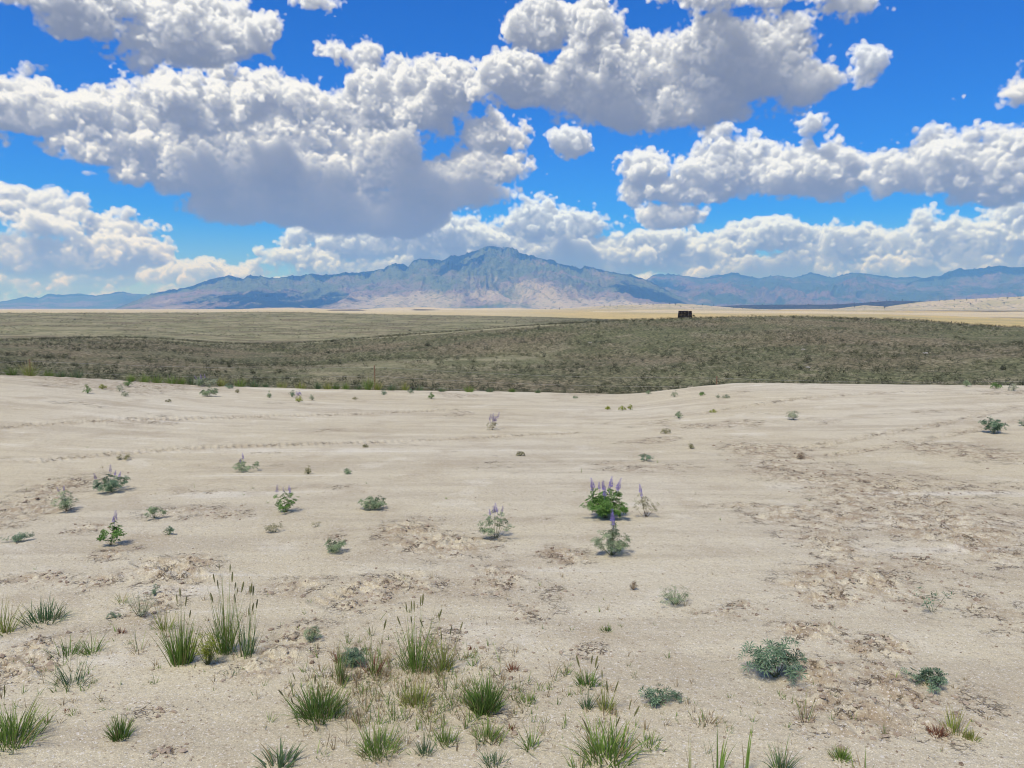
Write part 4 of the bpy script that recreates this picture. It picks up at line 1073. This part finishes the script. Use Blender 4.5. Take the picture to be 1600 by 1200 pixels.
    for x, y, w, h, m, l in (
            (46, 587, 20, 18, 'yellow', 'tall yellow-green shrub at the foot of the edge fence post'), (18, 586, 16, 12, 'dark', 'dark grass tuft nearest the photo edge on the sand lip'), (76, 588, 14, 9, 'green', 'green tuft to the side of the yellow shrub'), (120, 590, 34, 12, 'blue', 'wide grey-teal grass tuft on the sand lip'),
            (95, 588, 18, 10, 'blue', 'grey-green tuft between green tuft and wide teal tuft'), (205, 597, 18, 10, 'green', 'first short green tuft starting the grass strip'), (225, 597, 24, 12, 'green', 'bright green tuft, left part of the grass strip'), (245, 598, 24, 11, 'green', 'bright green tuft, middle of the grass strip'),
            (268, 599, 24, 12, 'green', 'bright green tuft, right part of the grass strip'), (284, 599, 12, 10, 'green', 'dense green end tuft of the grass strip'), (300, 601, 16, 12, 'blue', 'teal tuft between grass strip and lilac bush'), (345, 604, 14, 12, 'yellow', 'yellowish tuft beside the lilac bush'),
            (375, 604, 26, 12, 'green', 'green tuft beyond the lilac bush'), (398, 605, 22, 10, 'blue', 'blue-green tuft continuing the fringe'), (415, 604, 16, 8, 'blue', 'low dark blue-green tuft in the fringe'), (440, 606, 30, 10, 'yellow', 'pale yellow-green tuft in the fringe'), (470, 606, 26, 10, 'yellow', 'faded wide tuft in the fringe'),
            (496, 607, 12, 11, 'blue', 'dark grey-green tuft in the fringe'), (512, 608, 20, 11, 'yellow', 'yellowish green tuft near the middle fringe'), (526, 608, 10, 10, 'dark', 'dark narrow tuft near the middle fringe'), (540, 608, 14, 10, 'green', 'mid green tuft near the middle fringe'), (560, 609, 16, 8, 'blue', 'short tuft before the bright one at the post'),
            (576, 609, 14, 20, 'green', 'bright green upright tuft beside the fence post'), (590, 609, 12, 14, 'yellow', 'olive tuft at the foot of the fence post'), (612, 609, 18, 9, 'blue', 'pale tuft just past the fence post'), (633, 610, 16, 12, 'yellow', 'yellow-green tuft past the fence post'), (655, 611, 20, 8, 'blue', 'low grey-green tuft past the yellow-green one'),
            (690, 612, 20, 7, 'blue', 'thin low tuft on the bare lip'), (733, 613, 28, 10, 'green', 'wide green tuft, last big one of the fringe'), (765, 613, 24, 7, 'blue', 'low dark tuft after the last big one'), (800, 613, 22, 6, 'dark', 'faint low tuft where the lip turns bare'), (840, 614, 18, 5, 'blue', 'very low grey tuft on the bare lip')):
        tuft(x, y, w * 1.15, h * 1.6, l, m, 110, 'fringe_tuft', 'grass tuft', k, .9, .3, .006)


# ---------------------------------------------------------------- sagebrush on the hillside
def bush_mesh(name, n, seed, flat=.55):
    r = np.random.default_rng(seed)
    q = r.random(n) ** .5; a = r.uniform(0, 6.283, n); t = r.random(n) ** .6
    nb = 7; ba = r.uniform(0, 6.283, nb); bq = r.uniform(.2, .6, nb); bi = r.integers(0, nb, n)
    C = np.stack([np.cos(ba[bi]) * bq[bi] + np.cos(a) * q * .45, np.sin(ba[bi]) * bq[bi] + np.sin(a) * q * .45, flat * (1 - .5 * bq[bi] ** 2) * (.15 + t * .85) * r.uniform(.8, 1.15, nb)[bi]], -1)
    U = C * np.array([1, 1, .9]) + r.normal(0, .5, (n, 3)) + np.array([0, 0, .3]); U /= np.linalg.norm(U, axis=1, keepdims=True)
    A = np.cross(U, r.normal(0, 1, (n, 3))); A /= np.linalg.norm(A, axis=1, keepdims=True); B = np.cross(U, A)
    s = r.uniform(.05, .12, n)[:, None]
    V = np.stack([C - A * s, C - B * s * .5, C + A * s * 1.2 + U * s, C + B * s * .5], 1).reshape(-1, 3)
    return mk(name, (V, np.arange(n * 4).reshape(-1, 4), np.repeat(np.clip(t, 0, 1), 4)))


def build_sagebrush():
    r = np.random.default_rng(5)
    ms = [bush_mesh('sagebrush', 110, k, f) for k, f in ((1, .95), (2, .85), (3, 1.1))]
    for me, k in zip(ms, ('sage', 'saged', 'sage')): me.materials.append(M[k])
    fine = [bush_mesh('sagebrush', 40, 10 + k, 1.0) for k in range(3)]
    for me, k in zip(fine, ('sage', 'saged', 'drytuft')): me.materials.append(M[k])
    # individual bushes that show largest
    n = 1500; a = r.uniform(-.60, .60, n); d = np.sqrt(r.uniform(52 ** 2, 120 ** 2, n))
    x = d * np.sin(a); y = d * np.cos(a); keep = fbm(x / 9, y / 9, 3, 61) > .47
    a, d, x, y = a[keep][:270], d[keep][:270], x[keep][:270], y[keep][:270]; z = land_z(d, a)
    for i in range(len(a)):
        o = bpy.data.objects.new('sagebrush', None); COL.objects.link(o); q = obj('foliage', ms[r.integers(0, 3)], None, o); q['kind'] = 'stuff'
        s = r.uniform(.24, .5); o.location = (x[i], y[i], z[i] - .03); o.scale = (s, s, s * r.uniform(.9, 1.4)); o.rotation_euler = (0, 0, r.uniform(0, 6.28))
        tag(o, 'grey-green sagebrush bush growing on the hillside below its crest', 'sagebrush', 'sagebrush bushes on the hillside')
    # and the cover nobody could count
    P, Sx, K = [], [], []
    for d0, d1, dens, s0, s1 in ((44, 130, 2.0, .14, .36), (130, 260, 1.1, .18, .46), (44, 260, .16, .34, .62), (260, 640, .26, .3, .75), (50, 175, .30, .36, .66)):
        area = .5 * (d1 ** 2 - d0 ** 2) * 1.36; n = int(area * dens)
        a = r.uniform(-.68, .68, n); d = np.sqrt(r.uniform(d0 ** 2, d1 ** 2, n)); x = d * np.sin(a); y = d * np.cos(a)
        c = fbm(x / 16, y / 16, 4, 71) + .10 * (fbm(x / 45, y / 60, 2, 73) - .5) * 4 * .5; k = (r.random(n) < sstep(c, .34, .58) * (1 - .7 * sstep(d, 170, 240) * sstep(a, .1, -.05))) & ((d < 300) | (a < .15))
        if dens == .30: k = fbm(x / 6, y / 8, 3, 83) > .585
        a, d, x, y = a[k], d[k], x[k], y[k]
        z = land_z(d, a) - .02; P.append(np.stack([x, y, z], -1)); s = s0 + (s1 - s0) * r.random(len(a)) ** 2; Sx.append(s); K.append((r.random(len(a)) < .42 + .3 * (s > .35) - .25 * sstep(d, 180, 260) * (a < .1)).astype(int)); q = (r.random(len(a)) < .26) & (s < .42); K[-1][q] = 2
    P = np.concatenate(P); Sx = np.concatenate(Sx); K = np.concatenate(K)
    me = bpy.data.meshes.new('brush_cover'); me.vertices.add(len(P)); me.vertices.foreach_set('co', P.astype(np.float32).ravel())
    attr(me, 'size', Sx); attr(me, 'turn', r.uniform(0, 6.28, len(P)))
    ai = me.attributes.new('which', 'INT', 'POINT'); ai.data.foreach_set('value', (K + 0).astype(np.int32))
    o = obj('sagebrush_cover', me); tag(o, kind='stuff')
    g = bpy.data.node_groups.new('brush_on_points', 'GeometryNodeTree')
    g.interface.new_socket('Geometry', in_out='INPUT', socket_type='NodeSocketGeometry'); g.interface.new_socket('Geometry', in_out='OUTPUT', socket_type='NodeSocketGeometry')
    nd = g.nodes; gi = nd.new('NodeGroupInput'); go = nd.new('NodeGroupOutput')
    # the sources stand on the hillside too
    srcs = []
    for i, me2 in enumerate(fine):
        rt = bpy.data.objects.new('sagebrush', None); COL.objects.link(rt); q = obj('foliage', me2, None, rt); q['kind'] = 'stuff'; aa = -.1 + .25 * i; dd = 70.0; rt.location = (dd * math.sin(aa), dd * math.cos(aa), float(land_z(np.array([dd]), np.array([aa]))[0])); rt.scale = (.3, .3, .3)
        tag(rt, ('bleached dry tuft' if i == 2 else 'grey-green sagebrush bush') + ' growing on the hillside below its crest', 'sagebrush' if i < 2 else 'grass tuft', 'sagebrush bushes on the hillside' if i < 2 else None); srcs.append(q)
    jn = nd.new('GeometryNodeJoinGeometry'); g.links.new(jn.outputs[0], go.inputs[0])
    for i, q in enumerate(srcs):
        oi = nd.new('GeometryNodeObjectInfo'); oi.inputs[0].default_value = q; oi.transform_space = 'ORIGINAL'
        iop = nd.new('GeometryNodeInstanceOnPoints'); g.links.new(gi.outputs[0], iop.inputs['Points']); g.links.new(oi.outputs['Geometry'], iop.inputs['Instance'])
        w = nd.new('GeometryNodeInputNamedAttribute'); w.data_type = 'INT'; w.inputs['Name'].default_value = 'which'
        cp = nd.new('FunctionNodeCompare'); cp.data_type = 'INT'; cp.operation = 'EQUAL'; g.links.new(w.outputs['Attribute'], cp.inputs[2]); cp.inputs[3].default_value = i
        g.links.new(cp.outputs[0], iop.inputs['Selection'])
        sz = nd.new('GeometryNodeInputNamedAttribute'); sz.data_type = 'FLOAT'; sz.inputs['Name'].default_value = 'size'
        cb = nd.new('ShaderNodeCombineXYZ')
        for c in range(3): g.links.new(sz.outputs['Attribute'], cb.inputs[c])
        g.links.new(cb.outputs[0], iop.inputs['Scale'])
        tn = nd.new('GeometryNodeInputNamedAttribute'); tn.data_type = 'FLOAT'; tn.inputs['Name'].default_value = 'turn'
        cr = nd.new('ShaderNodeCombineXYZ'); g.links.new(tn.outputs['Attribute'], cr.inputs[2]); g.links.new(cr.outputs[0], iop.inputs['Rotation'])
        g.links.new(iop.outputs[0], jn.inputs[0])
    md = o.modifiers.new('brush', 'NODES'); md.node_group = g
    print('brush', len(P))


# ---------------------------------------------------------------- loose earth
def lumps(name, n, base, seed, squash=.7):
    pass


ICO_V = None


def ico():
    t = (1 + 5 ** .5) / 2
    V = np.array([(-1, t, 0), (1, t, 0), (-1, -t, 0), (1, -t, 0), (0, -1, t), (0, 1, t), (0, -1, -t), (0, 1, -t), (t, 0, -1), (t, 0, 1), (-t, 0, -1), (-t, 0, 1)], float) / math.hypot(1, t)
    Fq = np.array([(0, 11, 5), (0, 5, 1), (0, 1, 7), (0, 7, 10), (0, 10, 11), (1, 5, 9), (5, 11, 4), (11, 10, 2), (10, 7, 6), (7, 1, 8), (3, 9, 4), (3, 4, 2), (3, 2, 6), (3, 6, 8), (3, 8, 9), (4, 9, 5), (2, 4, 11), (6, 2, 10), (8, 6, 7), (9, 8, 1)])
    return V, Fq


def stones(name, X, Y, S, mat, seed, squash=.55):
    r = np.random.default_rng(seed); n = len(X); rr = np.hypot(X, Y); aa = np.arctan2(X, Y)
    h, _ = sand_relief(X, Y, rr); Zz = land_z(rr, aa) + h
    V0, F0 = ico(); V = V0[None] * r.uniform(.6, 1.25, (n, 12, 1)) * np.stack([r.uniform(.7, 1.5, n), r.uniform(.7, 1.3, n), squash * r.uniform(.7, 1.3, n)], -1)[:, None]
    a = r.uniform(0, 6.28, n); c, s = np.cos(a)[:, None], np.sin(a)[:, None]
    V = np.stack([V[..., 0] * c - V[..., 1] * s, V[..., 0] * s + V[..., 1] * c, V[..., 2]], -1) * S[:, None, None] + np.stack([X, Y, Zz + S * .15], -1)[:, None]
    Fq = (F0[None] + 12 * np.arange(n)[:, None, None]).reshape(-1, 3)
    o = obj(name, mesh_np(name, V.reshape(-1, 3), Fq, False), mat); tag(o, kind='stuff'); return o


def build_clods():
    m, N, b = new_mat('crumbly_soil', 1.0); p = geo_pos(N); ri = N.node('ShaderNodeNewGeometry').outputs['Random Per Island']
    c = N.mix(ri, (.17, .12, .08, 1), (.42, .34, .25, 1)); c = N.mix(N.ramp(N.noise(p, 80, 3, .6), .4, .7), c, (.40, .34, .26, 1)); N.put(b.inputs['Base Color'], c); bump(N, b, N.noise(p, 150, 3, .6), .6, .004)  # soil colour darkened on some clods to stand for their shadowed sides
    r = np.random.default_rng(8); X, Y, S = [], [], []
    for px, py, hw, hh, st in ROUGH:
        q, a = flat_hit(px, py); k = int(42 * st * (hw * hh) ** .5 / 20)
        cx, cy_ = q * math.sin(a), q * math.cos(a); wx = hw / F * q; wy = min(hh / F * q * q / 1.8 * 1.1, 2.4)
        X.append(cx + r.normal(0, .6, k) * wx); Y.append(cy_ + r.normal(0, .6, k) * wy); S.append(.0035 + .011 * r.random(k) ** 3 * (1 + q / 14))
    k = 5200; a = r.uniform(-.66, .66, k); d = 2.4 + 11 * r.random(k) ** 1.2
    X.append(d * np.sin(a)); Y.append(d * np.cos(a)); S.append(.002 + .006 * r.random(k) ** 4)
    stones('dirt_clods', np.concatenate(X), np.concatenate(Y), np.concatenate(S), m, 3)
    m, N, b = new_mat('quartz_pebble', .5); b.inputs['Base Color'].default_value = (.74, .70, .63, 1)
    k = 2600; a = r.uniform(-.66, .66, k); d = 2.3 + 5 * r.random(k) ** 1.3
    stones('quartz_grit', d * np.sin(a), d * np.cos(a), .0012 + .0022 * r.random(k) ** 3, m, 4)


# ---------------------------------------------------------------- fences, haystack, far trees
def tube(P, r, k=5):
    P = np.asarray(P, float); n = len(P); V = []
    for i in range(n):
        d = Vector(P[min(i + 1, n - 1)] - P[max(i - 1, 0)]).normalized(); a = d.orthogonal().normalized(); b = d.cross(a)
        for j in range(k):
            t = j / k * 6.283; rad = r[i] if hasattr(r, '__len__') else r; V.append(Vector(P[i]) + (a * math.cos(t) + b * math.sin(t)) * rad)
    Q = [(i * k + j, i * k + (j + 1) % k, (i + 1) * k + (j + 1) % k, (i + 1) * k + j) for i in range(n - 1) for j in range(k)]
    return np.array([tuple(v) for v in V]), np.array(Q)


def simple_mat(name, c1, c2, scale, rough=.8, metal=0):
    m, N, b = new_mat(name, rough); p = N.node('ShaderNodeTexCoord').outputs['Object']; n = N.noise(p, scale, 5, .65)
    N.put(b.inputs['Base Color'], N.mix(N.ramp(n, .35, .65), c1, c2)); b.inputs['Metallic'].default_value = metal; bump(N, b, n, .4, .01)
    return m


def at(px, d):
    """land under the column px at distance d"""
    a = math.atan2(*ray(px, 500)[:2]); return Vector((d * math.sin(a), d * math.cos(a), float(land_z(np.array([float(d)]), np.array([a]))[0])))


def on_row(px, py, d):
    x, y, z = ray(px, py); h = math.hypot(x, y); return Vector((x / h * d, y / h * d, CAMZ + z / h * d))


def build_fences():
    steel = simple_mat('rusty_steel', (.20, .12, .07, 1), (.30, .20, .13, 1), 12, .8); wire = simple_mat('galvanised_wire', (.42, .40, .36, 1), (.5, .48, .43, 1), 30, .5, .3); wood = simple_mat('weathered_wood', (.10, .08, .06, 1), (.16, .13, .10, 1), 6)
    f = root_empty('wire_fence', (0, 0, 0), 'thin wire fence with slim rusty posts just beyond the sand edge', 'fence', None)
    tops = [(-420, 560), (46, 561), (585, 571), (1120, 588), (1720, 590)]
    for px, py in tops:
        d = 26.5; t = on_row(px, py, d); g = at(px, d)
        z0 = min(g.z, t.z - 1.0) - .2
        # T section post: a web and a flange
        V, Q = [], []
        for (x0, x1, y0, y1) in ((-.022, .022, -.005, .004), (-.004, .004, .004, .034)):
            o = len(V); V += [(x, y, z) for z in (z0 - t.z, 0) for x, y in ((x0, y0), (x1, y0), (x1, y1), (x0, y1))]
            Q += [(o, o + 1, o + 5, o + 4), (o + 1, o + 2, o + 6, o + 5), (o + 2, o + 3, o + 7, o + 6), (o + 3, o, o + 4, o + 7), (o + 4, o + 5, o + 6, o + 7), (o + 3, o + 2, o + 1, o)]
        obj('post', mesh_np('post', V, Q), steel, f, t)
    for off in (.06, .36, .66):
        pts = []
        for (p0, q0), (p1, q1) in zip(tops[:-1], tops[1:]):
            a, b = on_row(p0, q0, 26.47), on_row(p1, q1, 26.47)
            for i in range(12):
                s = i / 12; v = a.lerp(b, s); v.z -= off + .10 * math.sin(math.pi * s); pts.append(tuple(v))
        V, Q = tube(pts, .0032, 4); obj('wire', mesh_np('wire', V, Q), wire, f)
    f = root_empty('pasture_fence', (0, 0, 0), 'distant post-and-wire pasture fence running down the far side of the hill', 'fence', None)
    ps = [(1385, 499.5, 4), (1398, 502, 5), (1409, 502.5, 4), (1424, 503.5, 4), (1438, 504, 4), (1456, 500, 8), (1470, 504.5, 4.5), (1487, 501.5, 8), (1502, 502.5, 9), (1520, 506, 4), (1538, 508, 4.5), (1556, 507, 6), (1575, 509.5, 4), (1597, 511, 4)]
    pts = []
    for px, py, hpx in ps:
        d = 205.0; t = on_row(px, py, d); L = hpx / F * d + .9
        V, Q = tube([(0, 0, -L), (0, 0, 0)], [.10, .085] if hpx > 5 else [.06, .05], 7); obj('post', mesh_np('post', V, Q), wood, f, t); pts.append(tuple(t - Vector((0, 0, .25 + (hpx - 4) / F * d))))
    for off in (0, .3):
        V, Q = tube([(x, y, z - off) for x, y, z in pts], .012, 4); obj('wire', mesh_np('wire', V, Q), wood, f)
    d = 204.6; rail = [tuple(on_row(x, y, d)) for x, y in ((1456, 506.3), (1470, 507.8), (1486, 508.6))]
    V, Q = tube(rail, .09, 6); obj('rail', mesh_np('rail', V, Q), wood, f)


def build_haystack():
    hay = simple_mat('old_dark_hay', (.018, .014, .010, 1), (.035, .027, .018, 1), 3, 1.0)
    d = 236.0; a, b = on_row(1058.5, 495.5, d), on_row(1082, 495.5, d); c = (a + b) / 2; Wd = (b - a).length; Hh = (on_row(1070, 485.6, d) - on_row(1070, 495.5, d)).length
    gz = float(land_z(np.array([math.hypot(c.x, c.y)]), np.array([math.atan2(c.x, c.y)]))[0])
    r = np.random.default_rng(4)
    st = root_empty('haystack', (c.x, c.y, min(gz, c.z)), 'blackish flat-topped haystack with flared sides standing on the hill crest', 'haystack', None)
    st.rotation_euler = (0, 0, -math.atan2(c.x, c.y))
    base = c.z - st.location.z

    def bale_row(z0, z1, w0, w1, n, name):
        for i in range(n):
            u0, u1 = i / n - .5, (i + 1) / n - .5; g = .0015; V = []
            for z, w in ((z0, w0), ((z0 + z1) / 2, (w0 + w1) / 2 * 1.01), (z1, w1)):
                for (u, y) in ((u0 + g, -.9), (u1 - g, -.9), (u1 - g, .9), (u0 + g, .9)):
                    V.append((u * w + r.normal(0, .025), y * (w / w0) + r.normal(0, .03), z + r.normal(0, .03)))
            Q = [(3, 2, 1, 0), (8, 9, 10, 11)]
            for k in (0, 4): Q += [(k + j, k + (j + 1) % 4, k + 4 + (j + 1) % 4, k + 4 + j) for j in range(4)]
            me = mesh_np(name, V, Q); o = obj(name, me, hay, st)
            bv = o.modifiers.new('bevel', 'BEVEL'); bv.width = .07; bv.segments = 2
    lo = min(0, base) - .4
    bale_row(lo, base + Hh * .34, Wd * 1.02, Wd * .96, 4, 'bale'); bale_row(base + Hh * .35, base + Hh * .68, Wd * .95, Wd * .91, 4, 'bale'); bale_row(base + Hh * .69, base + Hh, Wd * .90, Wd * .87, 4, 'bale')
    me = bush_mesh('round_shrub', 500, 44, 1.25); me.materials.append(M['saged'])
    p = on_row(1083.7, 495.6, d - .5); o = obj('round_shrub', me, None, None, p); o.scale = (.42, .42, .62); tag(o, 'small dark round shrub against the end of the blackish haystack', 'shrub')


def build_far_things():
    r = np.random.default_rng(12)
    rock = simple_mat('white_rock', (.40, .38, .33, 1), (.5, .48, .42, 1), 8)
    for px, py, s, l in ((1445, 553, .34, 'pale rock pair low on the dark hillside, biggest of the pale rocks'), (1255, 547, .28, 'small pale rock in the upper middle of the dark hillside'), (1262, 575, .26, 'small pale rock near the foot of the hillside'), (922, 536, .3, 'pale rock near the left flank of the dark hillside')):
        loc, D = spot(px, py); V, Fq = ico(); V = V * r.uniform(.7, 1.2, (12, 1)) * np.array([1, .7, .5]) * s
        o = obj('pale_rock', mesh_np('pale_rock', V, Fq), rock, None, loc + Vector((0, 0, s * .2))); tag(o, l, 'rock', 'pale rocks on the hillside')
    me = bush_mesh('dark_shrub', 260, 51, .8); me.materials.append(M['saged'])
    for i, (px, py, s) in enumerate([(1536, 511, 1.0), (1545, 512.5, 1.0), (1553, 514, 1.1), (1561, 514, 1.1), (1570, 515, 1.0), (1580, 516, 1.2), (1590, 517, 1.1), (1600, 517.5, 1.2)]):
        o = bpy.data.objects.new('dark_shrub', me); COL.objects.link(o); o.location = on_row(px, py + 1.5, 200); o.scale = (s, s, s); o.rotation_euler = (0, 0, i)
        tag(o, ('first', 'second', 'third', 'fourth', 'fifth', 'sixth', 'seventh', 'eighth')[i] + ' dark shrub of the fence row, counted from the tall fence posts', 'shrub', 'dark shrubs along the pasture fence')
    for px, py, s, l in ((1106, 494.5, .45, 'low dark shrub on the crest just past the haystack'), (668, 541, .8, 'biggest dark shrub on the near slope above the fence post'), (640, 516, .6, 'dark shrub high on the pale slope above the fence post'), (438, 499, .6, 'dark dot shrub in the middle of the far pale slope'),
                      (309, 491, .7, 'dark shrub on the skyline of the far slope, one of two close ones'), (350, 492, .7, 'dark shrub on the far slope skyline, nearer to the mountain peak'), (132, 490.5, .8, 'dark shrub on the far slope skyline under the west ridge'), (1240, 496, .5, 'dark shrub on the hill crest under the wooded knoll'),
                      (935, 505, .5, 'dark shrub on the hill shoulder well before the haystack'), (520, 534, .7, 'dark shrub in the shallow dip of the near slope'), (1018, 500, .5, 'dark shrub on the crest close to the haystack on its peak side'), (990, 502, .5, 'small dark shrub on the crest between shoulder and haystack')):
        loc, D = spot(px, py + 1); o = bpy.data.objects.new('dark_shrub', me); COL.objects.link(o); o.location = loc; o.scale = (s, s, s * .9); o.rotation_euler = (0, 0, px)
        tag(o, l, 'shrub', 'solitary dark shrubs on the slopes')
    # junipers on the far knolls
    bark = simple_mat('juniper_bark', (.10, .07, .05, 1), (.15, .11, .08, 1), 3)
    cr = bush_mesh('crown', 420, 61, 2.0); cr.materials.append(M['saged'])
    tv, tq = tube([(0, 0, -.6), (.03, 0, .3), (0, .05, 1.2)], [.16, .13, .05], 6); tk = mesh_np('trunk', tv, tq); tk.materials.append(bark)
    spots = []
    for x, y in ((1046, 476), (1056, 478), (1062, 481), (1083, 482), (1096, 476), (1114, 476), (945, 480), (955, 479), (963, 480), (985, 477), (1000, 477), (1010, 476), (1022, 477), (873, 484), (862, 484), (852, 484), (1150, 479), (1190, 477), (1205, 476), (1215, 476), (1240, 477), (1262, 477),
                 (1290, 476), (1310, 475), (1337, 473), (1352, 472), (1362, 473), (1372, 472), (1385, 471), (1392, 471), (1400, 470.5), (1411, 470), (1424, 472), (1438, 471), (1452, 471), (1466, 472), (1478, 469), (1492, 471), (1500, 473), (1512, 470), (1527, 471), (1543, 468), (1560, 467), (1575, 468), (1590, 465),
                 (1420, 478), (1445, 481), (1462, 479), (1490, 480), (1515, 477), (1548, 478), (1570, 476), (1335, 481), (1350, 482), (1380, 483), (1410, 485), (1505, 486), (1530, 484)):
        spots.append((x + r.uniform(-2, 2), y + r.uniform(-.5, .5), 3500 if y > 474 else 4300, r.uniform(2.4, 5.0)))
    dg = bpy.context.evaluated_depsgraph_get(); hills = [o for o in bpy.data.objects if o.name.startswith(('hills', 'golden_plain'))]
    for px, py, dd, s in spots:
        x, y, z = ray(px, py); dv = Vector((x, y, z)).normalized(); best = None
        for hgt in range(8):
            for o in hills:
                ok, loc, nrm, _ = o.ray_cast(Vector((0, 0, CAMZ)), Vector(ray(px, py + hgt * .8)).normalized(), distance=9000)
                if ok and loc.length > 1500 and (best is None or loc.length < best.length): best = loc.copy()
            if best is not None: break
        if best is None: continue
        e = root_empty('juniper', best, 'dark juniper scattered over the tan far hills below the mountains', 'juniper', 'junipers on the far hills')
        c = obj('crown', cr, None, e, (0, 0, .5)); t = obj('trunk', tk, None, e); e.scale = (s, s, s); e.rotation_euler = (0, 0, r.uniform(0, 6.28))


build_clods()
build_sagebrush()
build_fences()
build_haystack()
build_far_things()
build_foreground()
build_litter()
